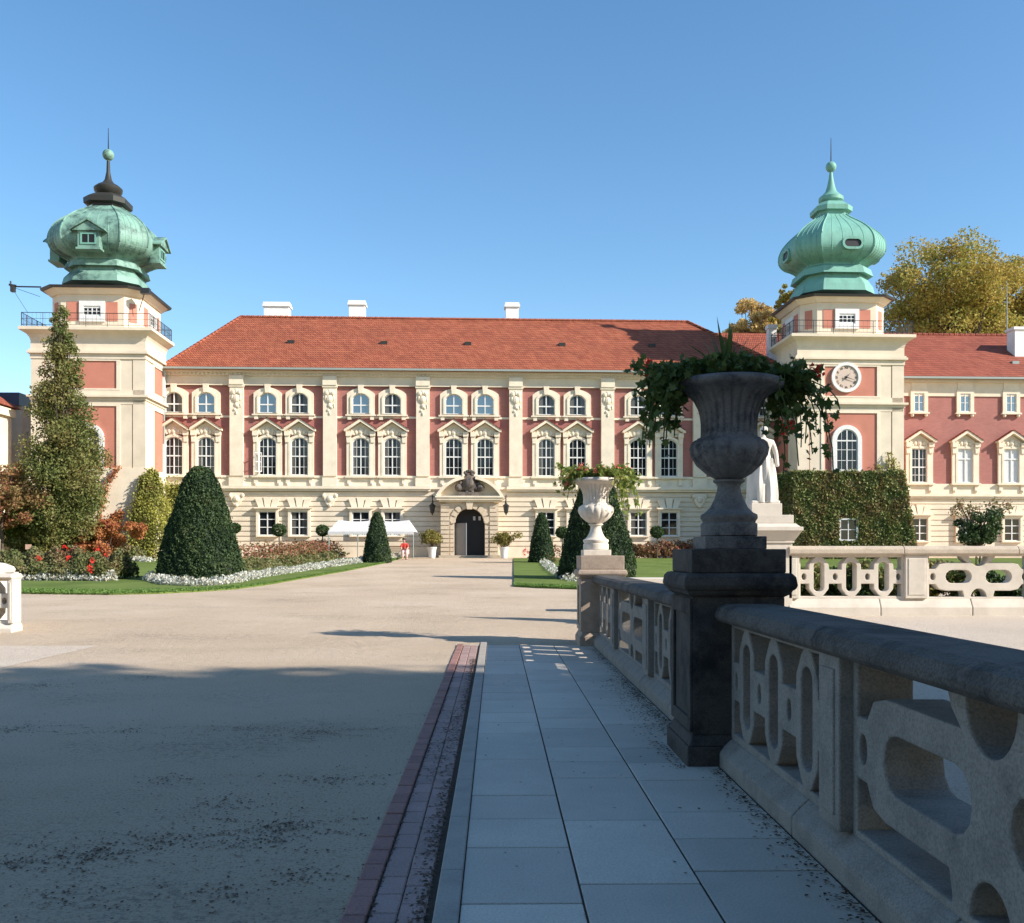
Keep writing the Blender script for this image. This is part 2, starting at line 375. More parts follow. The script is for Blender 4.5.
# ------------------------------------------------------------------ foliage helpers
LEAF4=np.array([[0,-.5,0],[.32,0,.08],[0,.5,0],[-.32,0,.08]])
def lobed():
    pts=[(0,-.5)]
    spec=[(-60,.30),(-35,.50),(-10,.28),(20,.52),(50,.30),(90,.58),(130,.30),(160,.52),(190,.28),(215,.50),(240,.30)]
    return np.array([[0,-.35,0]]+[[math.cos(R(a))*r,math.sin(R(a))*r,.06*math.cos(R(a))**2] for a,r in spec])
LOBE=lobed()
def leafmesh(name,P,size,mat,shape=LEAF4,N=None,align=0.0,svar=.4):
    P=np.asarray(P,dtype=float); n=len(P)
    # random orthonormal frames
    Z=rng.normal(size=(n,3)); Z/=np.linalg.norm(Z,axis=1)[:,None]
    if N is not None:
        Z=Z*(1-align)+np.asarray(N)*align; Z/=np.linalg.norm(Z,axis=1)[:,None]
    A=rng.normal(size=(n,3)); X=np.cross(A,Z); X/=np.linalg.norm(X,axis=1)[:,None]; Y=np.cross(Z,X)
    s=size*(1+svar*(rng.random(n)*2-1)); k=len(shape)
    V=P[:,None,:]+s[:,None,None]*(shape[None,:,0,None]*X[:,None,:]+shape[None,:,1,None]*Y[:,None,:]+shape[None,:,2,None]*Z[:,None,:])
    V=V.reshape(-1,3)
    me=bpy.data.meshes.new(name)
    me.vertices.add(n*k); me.vertices.foreach_set('co',V.ravel())
    me.loops.add(n*k); me.loops.foreach_set('vertex_index',np.arange(n*k,dtype=np.int32))
    me.polygons.add(n); me.polygons.foreach_set('loop_start',np.arange(0,n*k,k,dtype=np.int32)); me.polygons.foreach_set('loop_total',np.full(n,k,dtype=np.int32))
    me.materials.append(mat); me.update(calc_edges=True); me.validate()
    return me
def foliage(name,P,size,mat,parent=None,**k):
    P=np.asarray(P,dtype=float)
    if parent is not None: P=P-np.array(BASE[root_of(parent).name])
    return link(name,leafmesh(name,P,size,mat,**k),parent)
def clump_crown(centers,radii,n,per_r=True,squash=.8):
    """points concentrated in the shells of many clumps"""
    centers=np.asarray(centers); radii=np.asarray(radii)
    w=radii**2; w=w/w.sum(); idx=rng.choice(len(centers),n,p=w)
    d=rng.normal(size=(n,3)); d/=np.linalg.norm(d,axis=1)[:,None]
    r=radii[idx]*(rng.random(n)**.45)
    P=centers[idx]+d*r[:,None]*np.array([1,1,squash])
    return P
def limbs(base,top,r0,targets,mb,n=7):
    base=Vector(base); top=Vector(top)
    path=[];rad=[]
    for i in range(7):
        t=i/6; p=base.lerp(top,t)+Vector((random.uniform(-1,1),random.uniform(-1,1),0))*r0*.5*t
        path.append(p); rad.append(r0*(1-.75*t)*(1.25 if i==0 else 1))
    mb.tube(path,rad,n)
    for tg in targets:
        tg=Vector(tg); t=random.uniform(.3,.85); s=base.lerp(top,t)
        m=s.lerp(tg,.5)+Vector((0,0,(tg-s).length*.08)); rr=r0*.38*(1-t*.5)
        mb.tube([s,m,tg],[rr,rr*.65,rr*.2],5)
def tree(name,label,base,height,crown_r,crown_z0,mat,nleaf,lsize,shape='round',group=None,nclump=60,clr=.28,seed=1,r0=None,cat='tree'):
    global rng
    rng=np.random.default_rng(seed); random.seed(seed)
    t=thing(name,label,cat,base,0,group)
    bx,by,bz=base; C=[];Rr=[]
    for i in range(nclump):
        f=rng.random(); 
        if shape=='round':
            d=rng.normal(size=3); d/=np.linalg.norm(d); q=rng.random()**.4
            cz=bz+(crown_z0+height)/2; hz=(height-crown_z0)/2
            c=(bx+d[0]*crown_r*q*.85,by+d[1]*crown_r*q*.85,cz+d[2]*hz*q*.88); rr=crown_r*clr*(.6+.7*rng.random())
        else:  # column: radius given by shape(t)
            f=(i+rng.random())/nclump; cr=crown_r*shape(f); a=rng.random()*2*PI; q=rng.random()**.5
            c=(bx+math.cos(a)*cr*q*.8,by+math.sin(a)*cr*q*.8,bz+crown_z0+(height-crown_z0)*f); rr=max(.25,cr*.42*(.6+.7*rng.random()))
        C.append(c);Rr.append(rr)
    P=clump_crown(C,Rr,nleaf)
    foliage('crown',P,lsize,mat,t)
    mb=MB(); limbs((bx,by,bz-.2),(bx,by,bz+height*.8),r0 or height*.022,[C[i] for i in range(0,nclump,2)],mb)
    mb.build('trunk',M['bark'],t,smooth=True)
    return t
# ------------------------------------------------------------------ outlines
def arch(w,h,rise,n=10,x=0,z=0):
    """closed outline, starting bottom-left going up and over"""
    pts=[(x-w/2,z)]
    if rise<=0: pts+= [(x-w/2,z+h),(x+w/2,z+h)]
    else:
        rr=(w*w/4+rise*rise)/(2*rise); cz=z+h-rr; a0=math.asin(min(1,(w/2)/rr))
        for i in range(n+1):
            a=-a0+2*a0*i/n; pts.append((x+rr*math.sin(a),cz+rr*math.cos(a)))
    pts.append((x+w/2,z)); return pts
def glazing(w,h,rise,cols,rows,parent,glassmat,y=-.03,transom=None,local=True,bar=.035,z=0,name_f='frame',thick=.06):
    mb=MB(); o=arch(w,h,rise); i=arch(w-.12,h-.12,max(0,rise-.02) if rise>0 else 0,z=.06)
    o=[(a,b+z) for a,b in o]; i=[(a,b+z) for a,b in i]
    mb.ring(o,i,y-thick,y)
    yb=y-thick+.012
    def top(x):
        if rise<=0: return h
        rr=(w*w/4+rise*rise)/(2*rise); return h-rr+math.sqrt(max(0,rr*rr-x*x))
    for k in range(1,cols):
        x=-w/2+w*k/cols; bw=.07 if (cols%2==0 and k==cols//2) else (.018 if cols==4 else bar)
        mb.box(x-bw/2,x+bw/2,yb-(.02 if bw>.05 else 0),y,z+.05,z+top(x)-.05)
    for k,fz in enumerate(rows):
        big=(transom==k); bh=.085 if big else bar
        zz=h*fz; ww=w/2-.05
        if rise>0 and zz>h-rise: ww=ww*.9
        mb.box(-ww,ww,yb-(.024 if big else .004),y,z+zz-bh/2,z+zz+bh/2)
    mb.build(name_f,M['white'],parent,local=local)
    g=MB(); p=arch(w-.06,h-.06,max(0,rise-.01) if rise>0 else 0,z=.03+z); g.add([(a,y-.008,b) for a,b in p],[tuple(range(len(p)))])
    return g.build('pane',glassmat,parent,local=local)
def lumps(mb,spec,y):
    for (x,z,r,sx,sz) in spec: mb.ball((x,y,z),r,8,5,(sx,.55,sz))
def segm_surround(mb,w,h,rise,fw,proj,low=0.0):
    o=arch(w+2*fw,h+fw+low,rise,z=-low); i=arch(w,h,rise)
    mb.ring(o,i,-proj,0)
# ================================================================== WINDOW PROTOTYPES (children of palace)
def mk_mezz(parent,loc,gm):
    mb=MB(); segm_surround(mb,1.19,1.42,.38,.36,.16,.06)
    o=arch(1.45,1.55,.42); i=arch(1.19,1.42,.38); mb.ring(o,i,-.22,-.161)
    mb.prism([(-.14,1.40),(.14,1.40),(.20,1.98),(-.20,1.98)],-.30,-.02)      # keystone
    mb.box(-1.06,1.06,-.26,0,-.16,-.065); 
    for s in (-1,1): mb.box(s*.78-.13,s*.78+.13,-.2,0,-.42,-.162)
    o=mb.build('window',M['trim'],parent,local=True); o.location=loc
    glazing(1.19,1.42,.38,2,[.42],o,gm,transom=0)
    return o
def mk_main(parent,loc,gm,w=1.19,h=2.62,rise=.3,rows=(.22,.5,.75),cols=4,ped=True):
    mb=MB(); segm_surround(mb,w,h,rise,.16,.2,.04)
    for s in (-1,1):                      # flanking strips + capitals/consoles
        mb.box(s*.83-.15,s*.83+.15,-.17,0,-.05,h+.18)
        mb.box(s*.83-.19,s*.83+.19,-.34,0,h+.10,h+.42)
        mb.prism([(s*.83-.13,h-.35),(s*.83+.13,h-.35),(s*.83+.17,h+.10),(s*.83-.17,h+.10)],-.26,0)
        mb.box(s*.80-.13,s*.80+.13,-.20,0,-.62,-.16)      # sill brackets
        mb.ball((s*.80,-.14,-.62),.13,8,5)
    mb.box(-1.07,1.07,-.32,0,-.17,-.052)
    # entablature field + scrolls
    mb.box(-.66,.66,-.15,0,h+.162,h+.6)
    lumps(mb,[(0,h+.42,.20,1,1.3),(-.30,h+.36,.13,1,1.3),(.30,h+.36,.13,1,1.3),(-.5,h+.24,.1,1,1),(.5,h+.24,.1,1,1),(0,h+.15,.12,1,1)],-.17)
    # pediment: raking cornice
    zt=h+.42
    mb.prism([(-1.13,zt),(-1.0,zt),(0,zt+.66),(1.0,zt),(1.13,zt),(1.13,zt+.13),(0,zt+.86),(-1.13,zt+.13)],-.48,0)
    mb.prism([(-.9,zt+.02),(0,zt+.62),(.9,zt+.02)],-.10,0)
    o=mb.build('window',M['trim'],parent,local=True); o.location=loc
    t=MB(); 
    for s in (-1,1):
        p=[(s*1.16,zt+.13),(0,zt+.885),(0,zt+.925),(s*1.17,zt+.17)]
        t.prism(p,-.53,0.02)
    t.build('pediment_tiles',M['tiles'],o,local=True)
    glazing(w,h,rise,cols,list(rows),o,gm,transom=1)
    return o
def mk_ground(parent,loc,gm,w=1.17,h=1.66):
    mb=MB(); segm_surround(mb,w,h,0,.18,.20,.1)
    mb.prism([(-.95,h+.30),(.95,h+.30),(.85,h+.19),(-.85,h+.19)],-.38,0)
    # voussoirs
    mb.prism([(-.17,h+.31),(.17,h+.31),(.27,h+.98),(-.27,h+.98)],-.17,0)
    for s in (-1,1): mb.prism([(s*.22,h+.31),(s*.62,h+.31),(s*.85,h+.88),(s*.36,h+.88)],-.14,0)
    o=mb.build('window',M['trim'],parent,local=True); o.location=loc
    glazing(w,h,0,2,[.34,.67],o,gm,bar=.05)
    return o
# ================================================================== MAIN PALACE
Zg=1.32
def zl(py,px=283): return Lc(px,py,0)[1]
U0=Lc(160,400,0)[0]; U1=Lc(800,400,0)[0]
z_eave=zl(371.5); z_fr=zl(386); z_str=zl(488.5); z_mb=zl(476)
pal=thing('palace','long red and cream palace block with the arched doorway and tiled hip roof','palace',((U0+U1)/2,0,0),palace=True)
pb=BASE[pal.name]
mb=MB(); mb.box(U0,U1,0,14,z_mb,z_fr); mb.build('wall',M['redwall'],pal)
mb=MB(); mb.box(U0,U1,-.12,14,z_fr,z_eave+.05); mb.box(U0,U1,-.28,0,z_eave-.35,z_eave+.06); mb.box(U0,U1,-.20,0,z_fr,z_fr+.12)
mb.box(U0,U1,-.45,0,z_eave-.16,z_eave+.08)
u=U0+.1
while u<U1: mb.box(u,u+.13,-.36,-.05,z_eave-.30,z_eave-.162); u+=.28
mb.build('cornice',M['cream'],pal)
# cream base zone + string course
PORT=Lc(469.5,500,0)[0]
mb=MB(); mb.box(U0,U1,-.10,14,z_str,z_mb); mb.box(U0,U1,-.18,0,z_mb-.12,z_mb+.03)
for a,b_ in ((U0,PORT-2.7),(PORT+2.6,U1)): mb.box(a,b_,-.42,0,z_str-.03,z_str+.16); mb.box(a,b_,-.30,0,z_str-.18,z_str-.032)
mb.box(PORT-2.7,PORT+2.6,-.22,0,z_str-.03,z_str+.12)
mb.build('string_course',M['trim'],pal)
# mezzanine thin string
mb=MB(); zz=zl(417); mb.box(U0,U1,-.06,0,zz-.07,zz+.07); mb.build('sill_band',M['trim'],pal)
# rusticated base
mb=MB(); mb.box(U0,U1,0,14,0,z_str)
z=Zg+.75; ch=(z_str-.2-z)/11
for k in range(11):
    mb.box(U0,U1,-.09,0,z+.035,z+ch-.035); z+=ch
mb.box(U0,U1,-.16,0,.9,Zg+.72)
mb.build('rusticated_base',M['rust_cream'],pal)
# pilasters
pil_px=[237.3,330.3,423,515.7,607.3,699]
pil_u=[Lc(p,430,0)[0] for p in pil_px]
for i,u in enumerate(pil_u):
    mb=MB(); hw=.46
    mb.box(u-hw,u+hw,-.30,0,z_mb+.0,z_fr+.02)
    mb.box(u-hw-.06,u+hw+.06,-.36,0,z_fr-.12,z_fr+.03)
    mb.box(u-hw-.02,u+hw+.02,-.42,0,z_fr+.031,z_eave-.36)
    mb.box(u-hw-.05,u+hw+.05,-.34,0,z_str+.17,z_mb-.125)
    p=mb.build('pilaster',M['trim'],pal)
    mb=MB(); zc=z_fr-.5
    lumps(mb,[(u-.2,zc,.17,1,1),(u+.2,zc,.17,1,1),(u,zc+.08,.14,1,1.2),(u,zc-.42,.22,1.1,1.3),(u-.27,zc-.35,.10,.8,2),(u+.27,zc-.35,.10,.8,2.2),(u,zc-.85,.13,1,1.3),(u+.12,zc-1.0,.10,1,1),(u-.1,zc-1.2,.10,1,1),(u,zc-1.42,.09,.8,1.5),(u+.3,zc-.9,.07,.7,2)],-.32)
    mb.build('festoon',M['greystone'] if False else M['trim'],p)
    if abs(u-PORT)>3.6:
        mb=MB(); zz=z_str-.3
        mb.prism([(u-.42,zz),(u+.42,zz),(u+.36,zz-.55),(u+.12,zz-.92),(u-.12,zz-.92),(u-.36,zz-.55)],-.24,0)
        lumps(mb,[(u,zz-.42,.22,1,1),(u-.42,zz-.2,.13,1,1.2),(u+.42,zz-.2,.13,1,1.2),(u,zz-.88,.12,1,1)],-.25)
        mb.build('shield_ornament',M['trim'],pal)
# windows: seven bays of two
bayc=[(pil_u[i]+pil_u[i+1])/2 for i in range(5)]
pitch=pil_u[1]-pil_u[0]
bayc=[pil_u[0]-pitch/2]+bayc+[pil_u[-1]+pitch/2]
zA=zl(413.5); zB=zl(476)+.05; zC=zl(535.5)
w0=w1=w2=None
for bi,bc in enumerate(bayc):
    for s in (-1,1):
        u=bc+s*1.09
        la=Vector((u,0,zA))-pb; lb=Vector((u,0,zB))-pb; lc=Vector((u,-.10,zC))-pb
        if w0 is None: w0=mk_mezz(pal,la,M['glassb']); w1=mk_main(pal,lb,M['glass']); w2=mk_ground(pal,lc,M['glass'])
        else:
            copy_sub(w0,pal,la); copy_sub(w1,pal,lb)
            if bi!=3: copy_sub(w2,pal,lc)
# the open casement on the second bay
u,z=Lc(263,470,0)
mb=MB(); mb.ring([(-.0,0),(-.0,1.35),(.58,1.35),(.58,0)],[(.07,.07),(.07,1.28),(.51,1.28),(.51,.07)],-.05,0); mb.box(.27,.31,-.045,-.01,.05,1.3); mb.box(.05,.53,-.043,-.012,.66,.70)
oc=mb.build('open_casement',M['white'],pal,local=True); oc.location=Vector((u+.0,-.3,z-.15))-pb; oc.rotation_euler=(0,0,R(-135))
# portal
def portal():
    u=PORT; mb=MB(); zb=Zg; zs=zl(523,469)       # spring
    r=.98; ow=1.05; yt=zl(501,469)
    y0=-1.15
    # body with arched opening: ring between outer rectangle and arch
    n=12; inner=[(u-ow,zb),(u-ow,zs),(u-r,zs)]+[(u-r*math.cos(PI*k/n),zs+r*math.sin(PI*k/n)) for k in range(1,n)]+[(u+r,zs),(u+ow,zs),(u+ow,zb)]
    outer=[(u-1.95,zb),(u-1.95,zs),(u-1.95,zs+.3)]+[(u-1.95+3.9*k/n,yt) for k in range(1,n)]+[(u+1.95,zs+.3),(u+1.95,zs),(u+1.95,zb)]
    mb.ring(outer,inner,y0,0)
    # rusticated blocks
    z=zb+.1
    while z<yt-.45:
        for s in (-1,1): mb.box(u+s*1.38,u+s*1.98,y0-.10,y0,z,z+.24)
        if z<zs-.2:
            for s in (-1,1): mb.box(u+s*1.06,u+s*1.33,y0-.05,y0,z,z+.24)
        z+=.30
    for k in range(9):      # voussoirs
        a0=PI*(k+.12)/9; a1=PI*(k+.88)/9
        pts=[(u+math.cos(a)*q,zs+math.sin(a)*q) for a,q in ((a0,1.0),(a1,1.0),(a1,1.38),(a0,1.38))]
        mb.prism(pts,y0-.09,y0)
    mb.prism([(u-.17,zs+.9),(u+.17,zs+.9),(u+.3,yt+.03),(u-.3,yt+.03)],y0-.26,y0)
    mb.box(u-1.3,u-1.03,y0-.1,y0,zs-.06,zs+.1); mb.box(u+1.03,u+1.3,y0-.1,y0,zs-.06,zs+.1)
    p=mb.build('portal',stone('portal_stone',(.56,.46,.34),scale=2,dirt=.6,bscale=10),pal)
    # cornice and broken segmental pediment
    mb=MB(); mb.box(u-2.25,u+2.25,y0-.42,0,yt,yt+.16); mb.box(u-2.1,u+2.1,y0-.28,0,yt-.12,yt-.002); mb.box(u-2.35,u+2.35,y0-.5,0,yt+.162,yt+.27)
    def arcp(s,a0,a1,q0,q1,n=8):
        cz=yt-1.0; P=[]
        for k in range(n+1):
            a=a0+(a1-a0)*k/n; P.append((u+s*math.sin(a)*q1,cz+math.cos(a)*q1))
        for k in range(n,-1,-1):
            a=a0+(a1-a0)*k/n; P.append((u+s*math.sin(a)*q0,cz+math.cos(a)*q0))
        return P
    for s in (-1,1):
        mb.prism(arcp(s,.15,1.05,2.45,2.66),y0-.45,0)
        mb.prism([(u,yt+.271),(u+s*2.1,yt+.271)]+[(u+s*math.sin(a)*2.46,yt-1.0+math.cos(a)*2.46) for a in (.95,.8,.6,.4,.2,0)],y0+.25,0)
    mb.build('pediment',M['trim'],p)
    # crest
    mb=MB(); zc=zl(484.5,469)
    mb.ball((u-.02,y0-.1,zc),.55,14,8,(1,.5,1.15)); mb.ball((u-.02,y0-.3,zc),.34,12,8,(1,.5,1.2))
    for a in range(10):
        t=2*PI*a/10; mb.ball((u-.02+.6*math.cos(t),y0-.15,zc+.62*math.sin(t)),.15,8,5,(1,.8,1))
    for k in range(5): mb.ball((u-.3+.14*k,y0-.1,zc+.72+.1*math.sin(PI*k/4)),.13,8,5)
    mb.box(u-.75,u+.75,y0-.35,y0+.1,yt+.27,zc-.62); 
    mb.ball((u-.75,y0-.1,zc-.3),.28,8,6); mb.ball((u+.75,y0-.1,zc-.3),.28,8,6)
    mb.build('crest',M['crest'],p,smooth=True)
    # doorway: shaded interior painted as a near-black sheet, plus the grey open leaf
    mb=MB(); pts=[(a,b) for a,b in inner]; mb.add([(a,-.21,b) for a,b in pts],[tuple(range(len(pts)))]); mb.build('door',M['doordark'],pal)
    mb=MB(); 
    a=R(35); 
    hx=u-ow+.03; dx=.95*math.cos(a); dy=-.95*math.sin(a)
    P=[(hx,-.26),(hx+dx,-.26+dy),(hx+dx+.05,-.26+dy+.03),(hx+.05,-.23)]
    mb.prismz(P,zb+.03,zs-.02); 
    mb.build('door_leaf',M['doorgrey'],pal)
    mb=MB(); mb.ball((u-.5,-.9,zb+1.2),.05,8,6); 
    # transom lights
    t=MB(); 
    for x in (u+.25,u+.62): t.box(x,x+.16,-.25,-.215,zs+.18,zs+.45)
    t.build('fanlight_pane',M['blind'],pal)
    # threshold
    mb=MB(); mb.box(u-2.1,u+2.1,y0-.7,0,.9,Zg+.12); mb.build('door_step',M['greystone'],pal)
portal()
# roof
ul=Lc(161,371,-.7)[0]; ze=z_eave+.10; V1=14.7; VR=7.0
rl=Lc(241,317,VR); rr_=Lc(687,321,VR); ur=Lc(797,372,-.7)[0]
zr=rl[1]
mb=MB()
mb.add([(ul,-.7,ze),(ur,-.7,ze),(ur,V1,ze),(ul,V1,ze),(rl[0],VR,zr),(rr_[0],VR,zr),(ul,-.7,ze-.1),(ur,-.7,ze-.1),(ur,V1,ze-.1),(ul,V1,ze-.1)],
  [(0,1,5,4),(1,2,5),(2,3,4,5),(3,0,4),(6,7,1,0),(7,8,2,1),(8,9,3,2),(9,6,0,3),(6,9,8,7)])
roof=mb.build('roof',M['tiles'],pal)
mb=MB()
def ridge_tiles(mb,a,b,r=.16,step=.42):
    a=Vector(a);b=Vector(b);n=int((b-a).length/step)
    for k in range(n):
        p=a.lerp(b,k/n); q=a.lerp(b,(k+1)/n); mb.tube([p,q],[r,r*.8],7)
ridge_tiles(mb,(rl[0],VR,zr),(rr_[0],VR,zr)); ridge_tiles(mb,(ul,-.7,ze),(rl[0],VR,zr)); ridge_tiles(mb,(rr_[0],VR,zr),(ur,-.7,ze))
mb.build('ridge_tiles',M['tiles'],roof)
mb=MB(); mb.box(ul,ur,-.86,-.66,ze-.10,ze+.03); mb.build('gutter',M['gutter'],pal)
for px in (291,384,468,562,652):
    u,_=Lc(px,348,3.0); zz=ze+(3.0+.7)/(VR+.7)*(zr-ze)
    mb=MB(); mb.box(u-.24,u+.24,2.85,3.4,zz-.1,zz+.16); mb.build('roof_vent',M['darkcopper'],roof)
for px,w,y0_,v in ((277.5,1.9,303.5,8.5),(357.5,1.2,302,8.2),(512,1.0,304,8.0)):
    u,zt=Lc(px,y0_,v); mb=MB(); mb.box(u-w/2,u+w/2,v-.5,v+.5,zr-1.5,zt-.16); mb.box(u-w/2-.1,u+w/2+.1,v-.6,v+.6,zt-.35,zt-.18); mb.box(u-w/2-.05,u+w/2+.05,v-.55,v+.55,zt-.16,zt)
    mb.build('chimney',M['whitewall'],roof)
mb=MB(); u=Lc(160.5,400,-.3)[0]+.25; mb.tube([(u,-.75,ze-.1),(u,-.35,ze-.7),(u,-.35,6)],.07,6); mb.build('downpipe',M['gutter'],pal)
# curtains behind some of the panes
m,nt,b=newmat('curtained_glass'); L=nt.links; b.inputs['Roughness'].default_value=.07; b.inputs['Specular IOR Level'].default_value=.45
tc=nd(nt,'ShaderNodeTexCoord'); sp=nd(nt,'ShaderNodeSeparateXYZ'); L.new(tc.outputs['Object'],sp.inputs[0])
ab=nd(nt,'ShaderNodeMath',operation='ABSOLUTE'); L.new(sp.outputs[0],ab.inputs[0])
wv=nd(nt,'ShaderNodeTexWave',i_Scale=6.0,i_Distortion=1.5); L.new(tc.outputs['Object'],wv.inputs[0])
cu_=ramp(nt,wv.outputs[0],[(0,(.05,.047,.042)),(1,(.16,.15,.135))])
mk=ramp(nt,ab.outputs[0],[(.20,(0,0,0)),(.26,(1,1,1))])
L.new(mixc(nt,mk,(.010,.013,.016),cu_),b.inputs['Base Color'])
M['curtain']=m
random.seed(21)
for wdw in pal.children:
    if wdw.name.startswith('window'):
        for ch in wdw.children:
            if ch.name.startswith('pane') and random.random()<.42:
                ch.material_slots[0].link='OBJECT'; ch.material_slots[0].material=M['curtain']
# ================================================================== TOWERS
H=3.62; VC=-.75+.0       # centre depth
VC=-4.3+H
def oct_ring(cx,cy,hs,z,ch=.30,power=None):
    """square with cut corners; ch=fraction of the half side that is cut"""
    c=hs*(1-ch*1.0); pts=[(hs,-c),(hs,c),(c,hs),(-c,hs),(-hs,c),(-hs,-c),(-c,-hs),(c,-hs)]
    return [(cx+x,cy+y,z) for x,y in pts]
def tower(name,label,cpx,left):
    VF=VC-H
    uc=Lc(cpx,400,VC)[0]
    t=thing(name,label,'tower',(uc,VC,0),palace=True)
    px=84 if left else 846
    zz=lambda py: Lc(px,py,VF)[1]
    if left: yC,yCb,yS,yP0,yP1,yP2=328.5,345,397.5,362,401,468
    else: yC,yCb,yS,yP0,yP1,yP2=335.5,350.5,405,362.5,411,471
    zC=zz(yC); zS=zz(yS); zb=zz(yP2)
    VBK=.1
    mb=MB(); mb.box(uc-H+.05,uc+H-.05,VC-H+.05,VBK,0,zC); 
    mb.build('wall',M['redrender'],t)
    mb=MB()
    # corner pilaster strips (two per corner, each side), bands
    for fa in range(4):
        for s in (-1,1):
            for (a,b_,pr) in ((H-.80,H+.001,.0),(H-1.72,H-.86,-.025)):
                x0,x1=s*a,s*b_
                d0,d1=H+pr,H-.06
                if fa==0: mb.box(uc+x0,uc+x1,VC-d0,VC-d1+.0,0,zC-.4)
                if fa==1 and VC+x1<VBK: mb.box(uc+d1,uc+d0,VC+x0,VC+x1,0,zC-.4)
                if fa==2 and VC+x1<VBK: mb.box(uc-d0,uc-d1,VC+x0,VC+x1,0,zC-.4)
    mb2=mb
    def band(z0,z1,pr): mb2.box(uc-H-pr,uc+H+pr,VC-H-pr,VBK-.01,z0,z1)
    band(zS-.16,zS+.02,.06); band(zS+.021,zS+.16,.22); band(zS-.42,zS-.161,.0)
    band(zC-1.35,zC-.78,.02); band(zC-1.62,zC-1.47,.20); band(zC-1.469,zC-1.351,.12); band(zC-1.95,zC-1.621,.05)
    band(zS+.161,zS+.5,.0)
    mb.build('pilasters',M['cream'],t)
    # cove cornice
    mb=MB(); pr=[(.03,-.78),(.08,-.60),(.2,-.42),(.42,-.28),(.55,-.2),(.58,-.19),(.58,0),(.50,.02)]
    mb.polyloft([[(uc-H-p,VC-H-p,zC+z),(uc+H+p,VC-H-p,zC+z),(uc+H+p,VBK,zC+z),(uc-H-p,VBK,zC+z)] for p,z in pr])
    cor=mb.build('cornice',M['cream'],t)
    # recessed red panel frames on front and sides
    mb=MB(); fw=.16; hw=H-1.72-.02
    for (za,zb_) in ((zS+.5,zC-1.95),(zb-3.0,zS-.42)):
        o=[(-hw-.14,za),(-hw-.14,zb_),(hw+.14,zb_),(hw+.14,za)]; i=[(-hw+.1,za+.1),(-hw+.1,zb_-.12),(hw-.1,zb_-.12),(hw-.1,za+.1)]
        n=len(mb.v); mb.ring([(uc+a,b) for a,b in o],[(uc+a,b) for a,b in i],VC-H-.02,VC-H+.06)
        for s in (-1,1):
            q=MB(); q.ring(o,i,-H-.02,-H+.06)
            mb.add([(uc-s*y,VC+x,z) for x,y,z in q.v],q.f)
    mb.build('panel_frame',M['trim'],t)
    # battered base
    if left:
        zt=zb; mb=MB(); o=.9
        mb.frustum((uc-H-o,uc+H+o,VC-H-o,VC+H+o,0),(uc-H-.05,uc+H+.05,VC-H-.05,VC+H+.05,zt))
        mb.build('battered_base',M['cream'],t)
    # belvedere
    hb=2.9; zB1=Lc(px,288.5 if left else 297,VC-hb)[1]
    mb=MB(); mb.polyloft([oct_ring(uc,VC,hb,zC-4),oct_ring(uc,VC,hb,zB1)]); 
    mb.polyloft([oct_ring(uc,VC,hb+.12,zB1-.38),oct_ring(uc,VC,hb+.45,zB1-.05)])
    bel=mb.build('belvedere',M['cream'],t)
    zm=(zC+zB1)/2-.1
    for fa in range(4):
        ang=fa*PI/2; ca,sa=math.cos(ang),math.sin(ang)
        def T(mbq): return [(uc+x*ca-y*sa,VC+x*sa+y*ca,z) for x,y,z in mbq.v]
        q=MB()
        for s in (-1,1):
            q=MB(); q.box(s*.86,s*1.62,-hb-.03,-hb+.05,zm-.62,zm+.62); mm=MB(); mm.add(T(q),q.f); mm.build('red_panel',M['redrender'],bel)
        mm=MB()
        for s in (1,):
            q=MB(); q.box(-.26,.26,-.035,.05,zm-.62,zm+.62)
            c=hb*(1-.15); aa=PI/4
            v=[(c+ (x*math.cos(aa)-y*math.sin(aa)), -c+(x*math.sin(aa)+y*math.cos(aa)),z) for x,y,z in q.v]
            mm.add([(uc+x*ca-y*sa,VC+x*sa+y*ca,z) for x,y,z in v],q.f)
        mm.build('red_panel',M['redrender'],bel)
        q=MB(); q.ring([(-.82,zm-.68),(-.82,zm+.66),(.82,zm+.66),(.82,zm-.68)],[(-.55,zm-.34),(-.55,zm+.34),(.55,zm+.34),(.55,zm-.34)],-hb-.12,-hb+.05)
        q.box(-.56,.56,-hb-.06,-hb+.05,zm-.35,zm-.22); q.box(-.56,.56,-hb-.06,-hb+.05,zm+.2,zm+.35); q.box(-.03,.03,-hb-.07,-hb,zm-.22,zm+.22); q.box(-.56,.56,-hb-.065,-hb,zm-.02,zm+.02)
        for x in (-.28,.28): q.box(x-.02,x+.02,-hb-.06,-hb,zm-.22,zm+.22)
        mm=MB(); mm.add(T(q),q.f); wdw=mm.build('window',M['white'],t)
        q=MB(); q.box(-.5,.5,-hb-.02,-hb+.02,zm-.22,zm+.22); mm=MB(); mm.add(T(q),q.f); mm.build('pane',M['glass'],wdw)
    # eaves
    ze=Lc(px,284.5 if left else 293.5,VC-3.5)[1]
    mb=MB(); mb.polyloft([oct_ring(uc,VC,2.95,zB1-.05),oct_ring(uc,VC,3.5,ze-.16),oct_ring(uc,VC,3.55,ze-.02),oct_ring(uc,VC,3.0,ze+.12)])
    mb.build('eaves',M['darkmetal'],t)
    # dome: profile given by pixel rows at the centre depth
    zc_=lambda py: Lc(cpx,py,VC)[1]
    s=.0695
